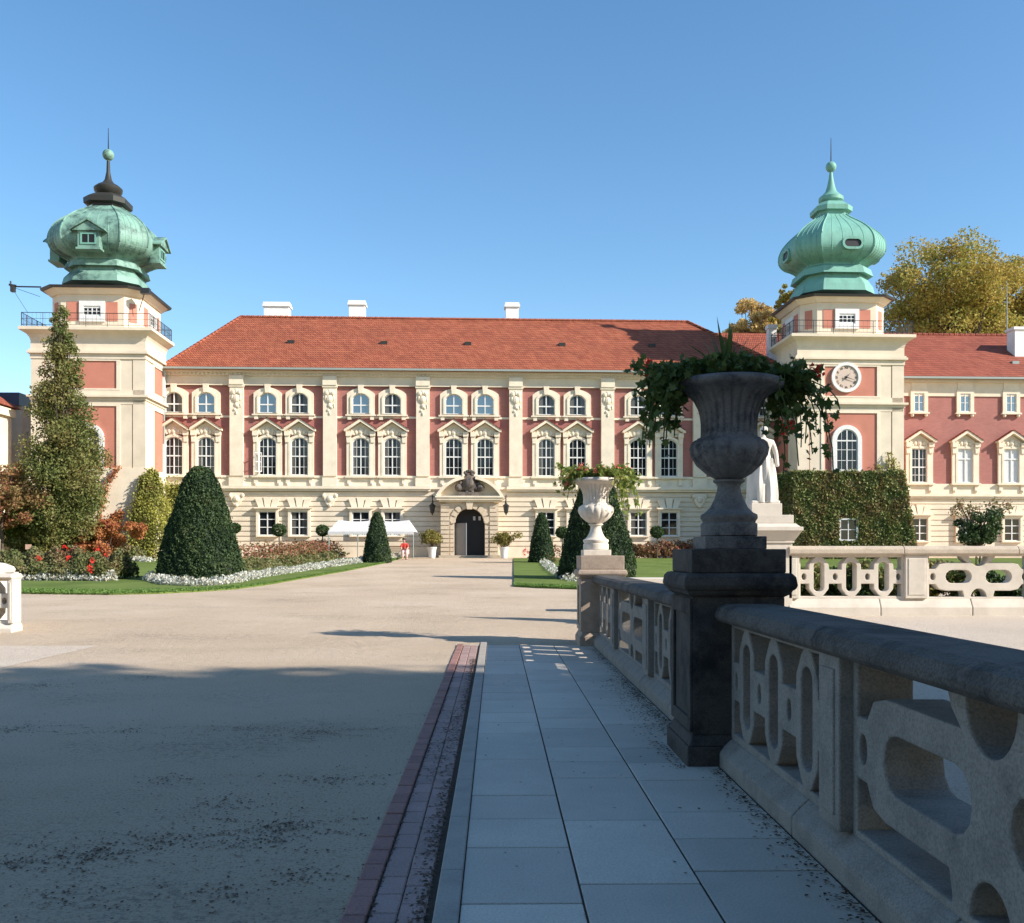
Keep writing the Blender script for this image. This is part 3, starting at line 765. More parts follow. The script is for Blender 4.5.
    if left: rows=[(286,3.12),(280,3.0),(275,2.62),(271.5,2.5),(271,2.98),(266,2.86),(264,2.6),(261,2.8),(256,3.45),(250,3.88),(243,4.05),(236,4.0),(229,3.78),(223.5,3.4),(219,2.85),(215.5,2.2),(213,1.7),(211,1.4)]
    else: rows=[(295,3.12),(288.5,3.0),(281.5,2.62),(278,2.5),(277.5,3.02),(271,2.85),(269,2.5),(266,2.7),(260.5,3.4),(254,3.8),(247.5,3.9),(241,3.8),(235.5,3.52),(231,3.1),(227,2.55),(223.5,1.95),(221,1.6),(219,1.38)]
    rows=[(a,b*(.81 if b>0 else 1)) for a,b in rows]
    rr2=[]
    for i in range(len(rows)-1):
        p0=rows[max(0,i-1)];p1=rows[i];p2=rows[i+1];p3=rows[min(len(rows)-1,i+2)]
        if i<6: rr2.append(p1); continue
        for f in (0,.33,.66):
            h=lambda k:.5*((2*p1[k])+(-p0[k]+p2[k])*f+(2*p0[k]-5*p1[k]+4*p2[k]-p3[k])*f*f+(-p0[k]+3*p1[k]-3*p2[k]+p3[k])*f**3)
            rr2.append((h(0),h(1)))
    rows=rr2+[rows[-1]]
    mb=MB(); n=len(rows)
    # facets with fine vertical seams
    rings=[]
    def facet(hs,z,seam=0,k=5):
        c=hs*(1-.42); base=[(hs,-c),(hs,c),(c,hs),(-c,hs),(-hs,c),(-hs,-c),(-c,-hs),(c,-hs)]
        P=[]
        for i in range(8):
            a=base[i];b=base[(i+1)%8]
            for j in range(k): 
                f=j/k; P.append((uc+a[0]*(1-f)+b[0]*f,VC+a[1]*(1-f)+b[1]*f,z))
        return P
    for py,hs in rows: rings.append(facet(hs,Lc(cpx,py,VC-.75*max(0,hs-1.1))[1]))
    mb.polyloft(rings); dm=M['copper'] if left else M['copper2']
    dome=mb.build('dome',dm,t)
    # ridges on the eight corners
    mb=MB()
    for i in range(8):
        mb.tube([Vector(r[i*5])+Vector((0,0,.0)) for r in rings[7:]],.055,5)
        for j in (1,2,3,4):
            if i%2==1 or True: mb.tube([Vector(r[i*5+j]) for r in rings[8:-1]],.02,4)
    mb.build('seam',dm,dome)
    # dark base moulding under the dome
    top=M['darkcopper'] if left else dm
    if left: tp=[(216,1.35),(208,1.38),(207,1.78),(202,1.80),(198.5,1.35),(196,.95)]; tp2=[(196,.8),(192.5,1.15),(189,1.2),(186,.9),(183.5,.5),(180,.3),(172,.16),(161,.13)]; bl=(155,.38); tip=128
    else: tp=[(221,1.3),(215,1.3),(214.5,1.62),(210,1.65),(207,1.35),(204.5,1.05)]; tp2=[(204.5,.8),(201.5,1.08),(198,1.08),(195,.75),(192,.50),(187,.36),(180,.22),(173,.14)]; bl=(167,.37); tip=138
    mb=MB(); mb.polyloft([oct_ring(uc,VC,hs*.77,zc_(py),.42) for py,hs in tp]); mb.build('lantern',top,dome)
    mb=MB(); mb.lathe([(r*.78,zc_(py)) for py,r in tp2],(uc,VC,0),20); mb.build('finial',top,dome,smooth=True)
    mb=MB(); mb.ball((uc,VC,zc_(bl[0])),bl[1],16,10); mb.tube([(uc,VC,zc_(bl[0]+10)),(uc,VC,zc_(bl[0]))],.1); mb.build('finial_ball',dm,dome,smooth=True)
    mb=MB(); mb.tube([(uc,VC,zc_(bl[0])),(uc,VC,zc_(tip))],[.05,.02],5); mb.build('lightning_rod',M['iron'],dome)
    # openings
    if left:
        zd=Lc(cpx,238,VC-3.6)[1]
        for fa,ang in enumerate((0,PI/2,PI,-PI/2)):
            ca,sa=math.cos(ang),math.sin(ang)
            off=0
            def T2(q): return [(uc+(x+off)*ca-y*sa,VC+(x+off)*sa+y*ca,z) for x,y,z in q.v]
            q=MB(); d0=-3.62
            q.box(-.68,.68,d0,-3.0,zd-.62,zd+.45)
            q.box(-.78,.78,d0-.08,-3.0,zd-.75,zd-.62)
            q.prism([(-1.0,zd+.45),(1.0,zd+.45),(0,zd+1.05)],d0-.15,-2.6)
            q.prism([(-1.12,zd+.42),(0,zd+1.10),(1.12,zd+.42),(1.12,zd+.52),(0,zd+1.22),(-1.12,zd+.52)],d0-.28,-2.4)
            mm=MB(); mm.add(T2(q),q.f); dd=mm.build('dormer',dm,dome)
            q=MB(); q.box(-.40,.40,d0-.012,d0+.02,zd-.32,zd+.22); mm=MB(); mm.add(T2(q),q.f); mm.build('pane',M['doordark'],dd)
            q=MB(); q.box(-.03,.03,d0-.03,d0,zd-.32,zd+.22); q.ring([(-.5,zd-.42),(-.5,zd+.32),(.5,zd+.32),(.5,zd-.42)],[(-.4,zd-.32),(-.4,zd+.22),(.4,zd+.22),(.4,zd-.32)],d0-.05,d0); mm=MB(); mm.add(T2(q),q.f); mm.build('frame',M['copper2'],dd)
    else:
        zd=Lc(cpx,242.5,VC-3.2)[1]
        for ang in (0,PI/2,PI,-PI/2):
            ca,sa=math.cos(ang),math.sin(ang); off=.3 if ang==0 else 0
            def st(w,h,n=8):
                r=h/2; P=[]
                for k in range(n+1): a=PI/2+PI*k/n; P.append((-(w/2-r)+r*math.cos(a),zd+r*math.sin(a)))
                for k in range(n+1): a=-PI/2+PI*k/n; P.append(((w/2-r)+r*math.cos(a),zd+r*math.sin(a)))
                return P
            def T2(q): return [(uc+(x+off)*ca-y*sa,VC+(x+off)*sa+y*ca,z) for x,y,z in q.v]
            q=MB(); q.ring(st(1.45,.85),st(1.15,.52),-3.28,-2.7); mm=MB(); mm.add(T2(q),q.f); dd=mm.build('oval_window',M['copper2'],dome)
            q=MB(); q.prism(st(1.2,.56),-3.20,-2.8); mm=MB(); mm.add(T2(q),q.f); mm.build('pane',M['doordark'],dd)
    # railing
    mb=MB(); hr=H+.42; zr0=zC+.02
    corners=[(-hr,-hr),(hr,-hr),(hr,VBK-VC-.1),(-hr,VBK-VC-.1)]
    for i in range(4):
        a=corners[i]; b=corners[(i+1)%4]
        for h,r in ((.88,.022),(.12,.015),(.5,.012)): mb.tube([(uc+a[0],VC+a[1],zr0+h),(uc+b[0],VC+b[1],zr0+h)],r,4)
        for k in range(7):
            f=k/6; x=uc+a[0]*(1-f)+b[0]*f; y=VC+a[1]*(1-f)+b[1]*f
            mb.tube([(x,y,zr0),(x,y,zr0+.9)],.022,4)
        for k in range(30):
            f=(k+.5)/30; x=uc+a[0]*(1-f)+b[0]*f; y=VC+a[1]*(1-f)+b[1]*f
            if i in(1,3) or True: mb.tube([(x,y,zr0+.1),(x,y,zr0+.88)],.006 if i in (0,2) else .012,3)
    mb.build('railing',M['iron'],t)
    return t,uc,zC,zS
tL,ucL,zCL,zSL=tower('clock_tower' if False else 'onion_tower','weathered green onion domed tower with gabled dormers at the left end','tower' and 108.3,True)
tR,ucR,zCR,zSR=tower('onion_tower','bright green onion domed tower with the clock','tower' and 831,False)
tL['group']='onion domed corner towers'; tR['group']='onion domed corner towers'
VF=VC-H
# windows on towers
def arched_tower_window(parent,cx,zb_,rotang,uc,w=1.45,h=2.75):
    mb=MB(); r=w/2
    mb.ring(arch(w+.56,h+.28,r+.27,14,z=-.0),arch(w,h,r-.001,14),-.14,0.06)
    mb.box(-w/2-.3,w/2+.3,-.2,.05,-.14,0)
    o=mb.build('window',M['white'],parent,local=True)
    glazing(w,h,r-.001,4,[.24,.5,.72],o,M['glass'],y=-.02,transom=2)
    b=BASE[parent.name]
    if rotang==0: o.location=Vector((cx,VF,zb_))-b
    else: o.location=Vector((uc+H*rotang,cx,zb_))-b; o.rotation_euler=(0,0,PI/2*rotang)
    return o
uw,zw=Lc(846.5,470.5,VF)
arched_tower_window(tR,uw,zw,0,ucR)
arched_tower_window(tL,ucL,Lc(84,470,VF)[1],0,ucL)
def side_win(parent,uc,s,v,z0,w,h):
    mb=MB(); mb.ring(arch(w+.4,h+.4,0,z=-.2),arch(w,h,0),-.1,.05); o=mb.build('window',M['white'],parent,local=True)
    glazing(w,h,0,2,[.5],o,M['glass'],y=-.02); b=BASE[parent.name]
    o.location=Vector((uc+H*s,v,z0))-b; o.rotation_euler=(0,0,PI/2*s)
z1=Lc(153,389,-2.4)[1]; side_win(tL,ucL,1,VC+.9,z1,1.0,1.5)
z1=Lc(152,472,-2.6)[1]; side_win(tL,ucL,1,VC+.9,z1,.9,1.9)
# clock
uk,zk=Lc(846,377.5,VF); 
mb=MB(); n=40
def circ(r,n=40): return [(uk+r*math.cos(2*PI*k/n),zk+r*math.sin(2*PI*k/n)) for k in range(n)]
mb.ring(circ(1.0),circ(.80),VF-.12,VF+.05); ck=mb.build('clock',M['white'],tR)
mb=MB(); mb.prism(circ(.82),VF-.055,VF+.03); mb.build('dial',plain('cream_dial',(.58,.45,.36),.6),ck)
def text_mesh(s,size):
    cu=bpy.data.curves.new('txt','FONT'); cu.body=s; cu.size=size; cu.align_x='CENTER'; cu.align_y='CENTER'; cu.extrude=.01
    ob=bpy.data.objects.new('txt',cu); COL.objects.link(ob); bpy.context.view_layer.update()
    me=bpy.data.meshes.new_from_object(ob.evaluated_get(bpy.context.evaluated_depsgraph_get())); bpy.data.objects.remove(ob); return me
num=MB()
for k,s in enumerate(['XII','I','II','III','IIII','V','VI','VII','VIII','IX','X','XI']):
    me=text_mesh(s,.21); a=-2*PI*k/12
    vs=[]
    for v in me.vertices:
        x,y=v.co.x,v.co.y+.65
        vs.append((uk+x*math.cos(a)-y*math.sin(a),VF-.06-v.co.z-.003,zk+x*math.sin(a)+y*math.cos(a)))
    num.add(vs,[tuple(p.vertices) for p in me.polygons])
num.build('numerals',M['bark'],ck)
mb=MB()
for ang,l,w in ((R(40),.42,.05),(R(108),.66,.035)):
    d=(math.sin(ang),math.cos(ang)); p=(d[1],-d[0])
    P=[(uk-d[0]*.15+p[0]*w,zk-d[1]*.15+p[1]*w),(uk+d[0]*l,zk+d[1]*l),(uk-d[0]*.15-p[0]*w,zk-d[1]*.15-p[1]*w)]
    mb.prism(P,VF-.13-w*.3,VF-.11-w*.3)
mb.ball((uk,VF-.12,zk),.07,8,6); mb.build('hands',M['iron'],ck)
# floodlight arm on left tower
u0,z0=Lc(34,286.5,VC-3.4); u1,z1=Lc(13,286.5,VC-3.4)
fa=thing('floodlight_arm','dark metal arm with a small floodlight reaching out from the left tower eave','floodlight',(u0,VC-3.4,z0),palace=True)
mb=MB(); mb.tube([(u0+.4,VC-3.3,z0),(u1,VC-3.4,z1)],.05,6); mb.build('arm',M['iron'],fa)
mb=MB(); mb.box(u1-.12,u1+.12,VC-3.55,VC-3.25,z1-.35,z1+.05); mb.tube([(u1-.25,VC-3.4,z1+.12),(u1+.2,VC-3.4,z1+.05)],.07,6); mb.tube([(u1-.15,VC-3.4,z1),(u1-.15,VC-3.4,z1+.35)],.05,6); mb.build('lamp_head',M['darkmetal'],fa)
mb=MB(); ux,zx=Lc(28,313,VC-3.6); mb.tube([(u1,VC-3.4,z1-.2),(ux,VC-3.6,zx)],.014,4); mb.tube([(u1,VC-3.4,z1-.05),(u0+.3,VC-3.2,z0-.6)],.014,4); mb.build('cable',M['iron'],fa)
u0,z0=Lc(146,292,VC-3.0)
sp=thing('loudspeaker','small dark horn loudspeaker under the right corner of the left tower eave','loudspeaker',(u0,VC-3.0,z0),palace=True)
mb=MB(); mb.box(u0-.28,u0+.28,VC-3.3,VC-2.9,z0-.16,z0+.2); mb.tube([(u0-.1,VC-3.0,z0-.1),(u0-.55,VC-2.7,z0-1.2)],.03,5); mb.build('horn',M['iron'],sp)
# ================================================================== RIGHT WING
wr0=ucR+H; wr1=Lc(1180,400,0)[0]
wl=lambda py,px=960: Lc(px,py,0)[1]
zE=wl(379.5); zF=wl(396.5); zM=wl(484); zSt=wl(496)
wing=thing('palace_wing','brick red and cream palace wing running right from the clock tower','palace wing',((wr0+wr1)/2,0,0),palace=True)
wb=BASE[wing.name]
mb=MB(); mb.box(wr0,wr1,0,12,zM,zF); mb.build('wall',M['redwall'],wing)
mb=MB(); mb.box(wr0,wr1,-.08,12,zF,zE+.05); mb.box(wr0,wr1,-.3,0,zE-.25,zE+.06); mb.build('cornice',M['cream'],wing)
mb=MB(); mb.box(wr0,wr1,-.09,12,zSt,zM); mb.box(wr0,wr1,-.34,0,zSt-.05,zSt+.13); mb.box(wr0,wr1,-.24,0,zSt-.2,zSt-.052); mb.build('string_course',M['trim'],wing)
mb=MB(); mb.box(wr0,wr1,0,12,0,zSt); z=Zg+.7; ch=(zSt-.2-z)/9
for k in range(9): mb.box(wr0,wr1,-.08,0,z+.03,z+ch-.03); z+=ch
mb.box(wr0,wr1,-.14,0,.9,Zg+.68); mb.build('rusticated_base',M['rust_cream'],wing)
def mk_small(parent,loc):
    mb=MB(); segm_surround(mb,.74,1.30,0,.26,.15,.05); mb.box(-.72,.72,-.24,0,-.17,-.052); mb.box(-.55,.55,-.12,0,1.57,2.2)
    for s in (-1,1): mb.ball((s*.5,-.1,-.26),.13,8,5)
    o=mb.build('window',M['trim'],parent,local=True); o.location=loc; glazing(.74,1.30,0,2,[.5],o,M['glassb']); return o
pz=(wl(412),wl(483)+.02,wl(541)); upx=[918.5,964.5,1010.5]
us=[Lc(p,450,0)[0] for p in upx]; dp=us[1]-us[0]; us+= [us[2]+dp*k for k in (1,2,3)]
a0=mk_small(wing,Vector((us[0],0,pz[0]))-wb)
b0=mk_main(wing,Vector((us[0],0,pz[1]))-wb,M['glass'],w=1.12,h=2.42,rise=0,rows=(.22,.45,.70),cols=4)
c0=mk_ground(wing,Vector((us[0],-.09,pz[2]))-wb,M['glass'],1.15,1.62)
b1=None
for i,u in enumerate(us[1:]):
    copy_sub(a0,wing,Vector((u,0,pz[0]))-wb); copy_sub(c0,wing,Vector((u,-.09,pz[2]))-wb)
    if b1 is None: b1=mk_main(wing,Vector((u,0,pz[1]))-wb,M['blind'],w=1.12,h=2.42,rise=0,rows=(.7,.7001),cols=2)
    else: copy_sub(b1,wing,Vector((u,0,pz[1]))-wb)
zrw=Lc(960,335,6.5)[1]; ze2=zE+.08
mb=MB(); mb.add([(wr0-1,-.55,ze2),(wr1,-.55,ze2),(wr1,13.5,ze2),(wr0-1,13.5,ze2),(wr0-1,6.5,zrw),(wr1,6.5,zrw),(wr0-1,-.55,ze2-.12),(wr1,-.55,ze2-.12),(wr1,13.5,ze2-.12),(wr0-1,13.5,ze2-.12)],[(0,1,5,4),(2,3,4,5),(6,7,1,0),(8,9,3,2),(1,2,5),(3,0,4),(6,9,8,7),(7,8,2,1),(9,6,0,3)])
rw=mb.build('roof',M['tiles2'],wing)
mb=MB(); ridge_tiles(mb,(wr0,6.5,zrw),(wr1,6.5,zrw)); mb.build('ridge_tiles',M['tiles2'],rw)
mb=MB(); mb.box(wr0,wr1,-.74,-.52,ze2-.14,ze2+.0); mb.build('gutter',M['gutter'],wing)
u,z=Lc(1012,328,3.2); mb=MB(); mb.box(u,u+2.0,2.8,3.9,z-4,z-.2); mb.box(u-.12,u+2.1,2.7,4.0,z-.2,z); mb.build('chimney',M['whitewall'],rw)
u,z=Lc(1013,364,2.0); mb=MB(); mb.box(u-.25,u+.25,1.6,2.2,z-.2,z+.15); mb.build('roof_vent',M['gutter'],rw)
an=thing('antenna_mast','thin pale antenna mast standing on the right wing roof ridge','antenna',(Lc(1007,300,6.5)[0],6.5,zrw),palace=True)
u=BASE[an.name][0]; mb=MB(); mb.tube([(u,6.5,zrw-.1),(u,6.5,Lc(1007,281,6.5)[1])],[.05,.02],5); mb.box(u-.3,u+.3,6.48,6.52,zrw+2.6,zrw+2.64); mb.build('mast',M['gutter'],an)
# rear wing roof seen between hip and clock tower
r0=thing('rear_wing','low red tiled roof of a rear wing between palace and clock tower','building',(Lc(750,340,10)[0],16,0),palace=True)
ua=Lc(655,330,9)[0]; ub=Lc(850,330,9)[0]; zt=Lc(750,333,20)[1]
mb=MB(); mb.box(ua,ub,15.2,25,0,11); mb.build('wall',M['cream'],r0)
mb=MB(); mb.add([(ua,14.8,11),(ub,14.8,11),(ub,26,11),(ua,26,11),(ua,20,zt),(ub,20,zt)],[(0,1,5,4),(2,3,4,5),(0,4,3),(1,2,5),(0,3,2,1)]); mb.build('roof',M['tiles2'],r0)
u,z=Lc(771.5,325.5,4); cb=thing('white_roof_chimney','small white chimney beside the clock tower balcony','chimney',(u,4,z-3),palace=True)
mb=MB(); mb.box(u-.3,u+.3,3.7,4.3,z-3.5,z-.1); mb.box(u-.37,u+.37,3.63,4.37,z-.3,z); mb.build('stack',M['whitewall'],cb)
# ================================================================== LEFT SIDE BUILDING
xs=W(19,409,66.2)[0]; zEv=W(19,409,66.2)[2]
lb=thing('side_building','cream side building with a red tiled roof at the left edge of the court','building',(xs-6,60,0))
mb=MB(); mb.box(xs-12,xs-.4,54,66,0,zEv-.1); mb.box(xs-12.2,xs-.15,53.8,66.1,zEv-.6,zEv-.1)
for k in range(6): mb.box(xs-.5,xs-.34,54,66,3+k*.6,3.5+k*.6)
mb.build('wall',M['cream'],lb)
mb=MB(); mb.add([(xs-13,53.4,zEv),(xs,53.4,zEv),(xs,66.6,zEv),(xs-13,66.6,zEv),(xs-6.5,60,zEv+5)],[(0,1,4),(1,2,4),(2,3,4),(3,0,4),(0,3,2,1)]); mb.build('roof',M['tiles'],lb)
mb=MB(); segm_surround(mb,1.2,2.3,0,.2,.12,.1); w=mb.build('window',M['trim'],lb,local=True); glazing(1.2,2.3,0,2,[.33,.66],w,M['glass'])
w.location=Vector((xs-.4,64.2,Lc(5,532,0)[1]+.3))-BASE[lb.name]; w.rotation_euler=(0,0,PI/2)
lk=thing('link_roof','low dark metal roof between the side building and the left tower','roof',(xs+1,70,0))
a=W(-5,396,70); b2=W(32,396,70); mb=MB(); mb.box(a[0]-4,b2[0],68.5,74,0,a[2]-.9); mb.build('wall',M['cream'],lk)
mb=MB(); mb.box(a[0]-4,b2[0],68.1,74.4,a[2]-.9,a[2]-.05); mb.build('roof_sheet',plain('blue_grey_metal',(.06,.08,.12),.4),lk)
# ================================================================== GROUND
def poly_sheet(name,pts,mat,zoff,kind='structure',zf=gz,thick=.15):
    me=bpy.data.meshes.new(name); n=len(pts)
    vs=[(x,y,zf(y)+zoff) for x,y in pts]
    me.from_pydata(vs,[],[tuple(range(n))]); me.materials.append(mat); o=link(name,me); tag(o,kind=kind); return o
ys=[-120,17.4,70,600]
mb=MB(); n=0
vs=[];fs=[]
for y in ys: vs+=[(-400,y,gz(y)),(400,y,gz(y))]
for i in range(3): fs.append((2*i,2*i+1,2*i+3,2*i+2))
mb.add(vs,fs); g=mb.build('ground',M['sand']); tag(g,kind='structure')
# split sheets on the slope only: all lawn points lie between y=17.4 and y=70 (plane)
def lawn(name,pts):
    o=poly_sheet(name,pts,M['lawn'],.05)
    mo=o.modifiers.new('s','SOLIDIFY'); mo.thickness=.08; mo.offset=-1
    return o
edge=[(-60,592),(0,593.5),(60,594.5),(110,595),(160,594),(200,592),(235,589.5),(262,586),(300,579.5),(345,571.5),(385,563.5),(410,559.8)]
LP=[G(*p) for p in edge]
left_poly=LP+[(LP[-1][0]-.2,66.5),(-45,66.5),(-45,LP[0][1])]
lawn('lawn',left_poly)
RE=[(514,586.8),(540,588.3),(577,589.5)]
RP=[G(*p) for p in RE]
lawn('lawn',[(1.15,66),(RP[0][0],RP[0][1])]+RP[1:]+[(9,33.3),(40,33),(40,66)])
# pale path by the left balustrade
poly_sheet('path',[(-9.2,3),(-6.95,3),(-6.85,17.35),(-9.2,17.35)],M['sand2'],.004)
poly_sheet('court_terrace',[(2.2,-2),(30,-2),(30,19.9),(2.2,19.9)],M['sand2'],0,zf=lambda y:.01+.34*max(0,(y+2))/21.9)
# pavement slabs
def box_island_mesh(boxes,name,mat,bev=.006):
    mb=MB()
    for b in boxes: mb.box(*b)
    o=mb.build(name,mat,bevel=bev,seg=1); return o
bx=[]
cols=[(-.157,.400),(.404,.988),(.992,1.66)]
for ci,(x0,x1) in enumerate(cols):
    y=-2.0+.23*ci; k=0
    pat=[.56,1.14,.58,.57,1.12,.58,.86]
    while y<17.2:
        l=pat[(k*3+ci*2)%7]; y1=min(17.25,y+l)
        bx.append((x0,x1-.007,y,y1-.015,-.05,.012+random.uniform(-.0015,.0015))); y=y1; k+=1
        if y>=17.2: break
o=box_island_mesh(bx,'pavement',M['slab'],.004); tag(o,kind='structure')
bx=[]; y=-2
while y<17.2: bx.append((-.275,-.163,y,y+.995,-.05,.020)); y+=1
o=box_island_mesh(bx,'kerb',M['kerb']); tag(o,kind='structure')
bx=[]; y=-2
while y<17.2: bx.append((-.668,-.565,y,y+.232,-.05,.022+random.uniform(-.004,.004))); y+=.245
o=box_island_mesh(bx,'brick_edging',M['brickpav']); tag(o,kind='structure')
bx=[]; 
for c,(x0,x1) in enumerate(((-.555,-.435),(-.430,-.312))):
    y=-2+.12*c
    while y<17.1: bx.append((x0,x1,y,y+.241,-.05,.012+random.uniform(-.003,.003))); y+=.247
o=box_island_mesh(bx,'brick_gutter',M['brickdusty']); tag(o,kind='structure')
mb=MB(); mb.box(-.565,1.8,-2,17.22,-.04,.0035); 
o=mb.build('joint_bed',M['soil']); tag(o,kind='structure')
# ================================================================== BALUSTRADES
HP=.87
def ell(cx,cy,a,b,n=20,t0=0,t1=2*PI): return [(cx+a*math.cos(t0+(t1-t0)*k/n),cy+b*math.sin(t0+(t1-t0)*k/n)) for k in range(n)]
def stad(cx,cy,hw,hh,vert,n=6,sq=.75):
    P=[]
    if vert:
        for k in range(n+1): a=PI*k/n; P.append((cx+hw*math.cos(a),cy+(hh-hw*sq)+hw*sq*math.sin(a)))
        for k in range(n+1): a=PI+PI*k/n; P.append((cx+hw*math.cos(a),cy-(hh-hw*sq)+hw*sq*math.sin(a)))
    else:
        for k in range(n+1): a=-PI/2+PI*k/n; P.append((cx+(hw-hh)+hh*math.cos(a),cy+hh*math.sin(a)))
        for k in range(n+1): a=PI/2+PI*k/n; P.append((cx-(hw-hh)+hh*math.cos(a),cy+hh*math.sin(a)))
    return P
def panel_mesh(Lg,holes,depth,mat,bev=.012):
    cu=bpy.data.curves.new('panel','CURVE'); cu.dimensions='2D'; cu.fill_mode='BOTH'; cu.extrude=depth/2-bev; cu.bevel_depth=bev; cu.bevel_resolution=1; cu.offset=0
    for P in [[(0,0),(Lg,0),(Lg,HP),(0,HP)]]+holes:
        sp=cu.splines.new('POLY'); sp.points.add(len(P)-1)
        for i,p in enumerate(P): sp.points[i].co=(p[0],p[1],0,1)
        sp.use_cyclic_u=True
    ob=bpy.data.objects.new('tmp',cu); COL.objects.link(ob); bpy.context.view_layer.update()
    me=bpy.data.meshes.new_from_object(ob.evaluated_get(bpy.context.evaluated_depsgraph_get())); bpy.data.objects.remove(ob)
    me.transform(Matrix.Rotation(PI/2,4,'X')); me.materials.clear(); me.materials.append(mat)   # (s,t)->(x,z)
    for p in me.polygons: p.use_smooth=False
    return me
def holesA(Lg):
    H_=HP; c=H_/2; cs=[Lg/2-.63*Lg/2.05,Lg/2,Lg/2+.63*Lg/2.05]; e=.034; h=[]
    for x in cs: h.append(stad(x,c,.115,.31,True))
    def gap(x0,x1,top,l0,l1):
        s=1 if top else -1; P=[]
        yt=c+s*(c-e)
        a0=.05 if l0 else 0; 
        # start at left-top, go down, across, up
        P=[]
        if l0: P+=[(x0+.03,yt),(x0+.09,c+s*.36),(x0+.185,c+s*.24),(x0+.19,c+s*.13)]
        else: P+=[(x0+.03,yt),(x0+.03,c+s*.13)]
        if l1: P+=[(x1-.19,c+s*.13),(x1-.185,c+s*.24),(x1-.09,c+s*.36),(x1-.03,yt)]
        else: P+=[(x1-.03,c+s*.13),(x1-.03,yt)]
        return P
    xs_=[0]+cs+[Lg]
    for i in range(4):
        for top in (True,False): h.append(gap(xs_[i],xs_[i+1],top,i>0,i<3))
        mid=(xs_[i]+xs_[i+1])/2
        if i==0: mid=cs[0]-.30
        if i==3: mid=cs[2]+.30
        h.append(ell(mid,c,.058,.08,14))
    return h
def holesB(Lg):
    c=HP/2; e=.018; m=Lg/2; h=[]
    hw=(m-.50)/2
    for s in (-1,1):
        h.append(stad(m+s*(.13+hw),c,hw,.145,False))
        h.append(ell(m+s*(m-.125),c,.062,.085,16))
        for q in (1,-1):
            yt=c+q*(c-e)
            x=lambda d: m+s*(m-d)
            P=[(x(.04),yt),(x(.04),c+q*.14),(x(.18),c+q*.14),(x(.26),c+q*.24),(x(.40),c+q*.27),(m+s*.32,c+q*.27),(m+s*.29,yt-q*.05),(m+s*.29,yt)] if q<0 else \
              [(x(.04),yt),(x(.04),c+q*.14),(x(.18),c+q*.14),(x(.26),c+q*.24),(x(.40),c+q*.27),(m+s*.20,c+q*.27),(m+s*.30,yt-q*.06),(m+s*.33,yt)]
            h.append(P)
    h.append([(m+.2*math.cos(a),c+c-e-.22*math.sin(a)) for a in [PI*k/12 for k in range(13)]])
    h.append([(m+.17*math.cos(a),e+.19*math.sin(a)) for a in [PI*k/12 for k in range(13)]])
    return h
def balustrade(label,base,rotz,segs,zpan,zpl,ztop,mats,depth=.28,group='carved stone balustrades',plw=.47,railw=.5,joint=2.3):
    t=thing('balustrade',label,'balustrade',base,rotz,group)
    mp,mr=mats; x=0; L_=sum(s[1] for s in segs); y0=.10
    pl=MB(); k=0.0
    while k<L_-.01:
        k1=min(L_,k+joint*.8)
        pl.prismx([(0,zpl),(0.0,zpl+(zpan-zpl)*.55),(.03,zpl+(zpan-zpl)*.7),(.10,zpan),(plw-.06,zpan),(plw,zpl+(zpan-zpl)*.6),(plw,zpl)],k+.006,k1-.006); k=k1
    pl.build('plinth',mp,t,bevel=.015,local=True)
    rl_=MB(); k=0.0; zt=ztop; zb=zpan+HP
    while k<L_-.01:
        k1=min(L_,k+joint)
        a,b_=-.03,railw-.03
        rl_.prismx([(a+.03,zb),(a,zb+.03),(a,zt-.07),(a+.025,zt-.025),(a+.08,zt),(b_-.08,zt),(b_-.025,zt-.025),(b_,zt-.07),(b_,zb+.03),(b_-.03,zb)],k+.003,k1-.003); k=k1
    rl_.build('rail',mr,t,bevel=.012,local=True)
    for typ,l in segs:
        if typ=='P':
            q=MB(); q.box(x+.004,x+l-.004,.03,plw-.07,zpan+.002,zb-.002); q.box(x+.06,x+l-.06,.018,.06,zpan+.07,zb-.07); q.build('post',mp,t,bevel=.01,local=True)
        else:
            me=panel_mesh(l,holesA(l) if typ=='A' else holesB(l),depth,mp)
            o=link('openwork_panel',me,t,(x,y0+depth/2,zpan))
        x+=l
    return t
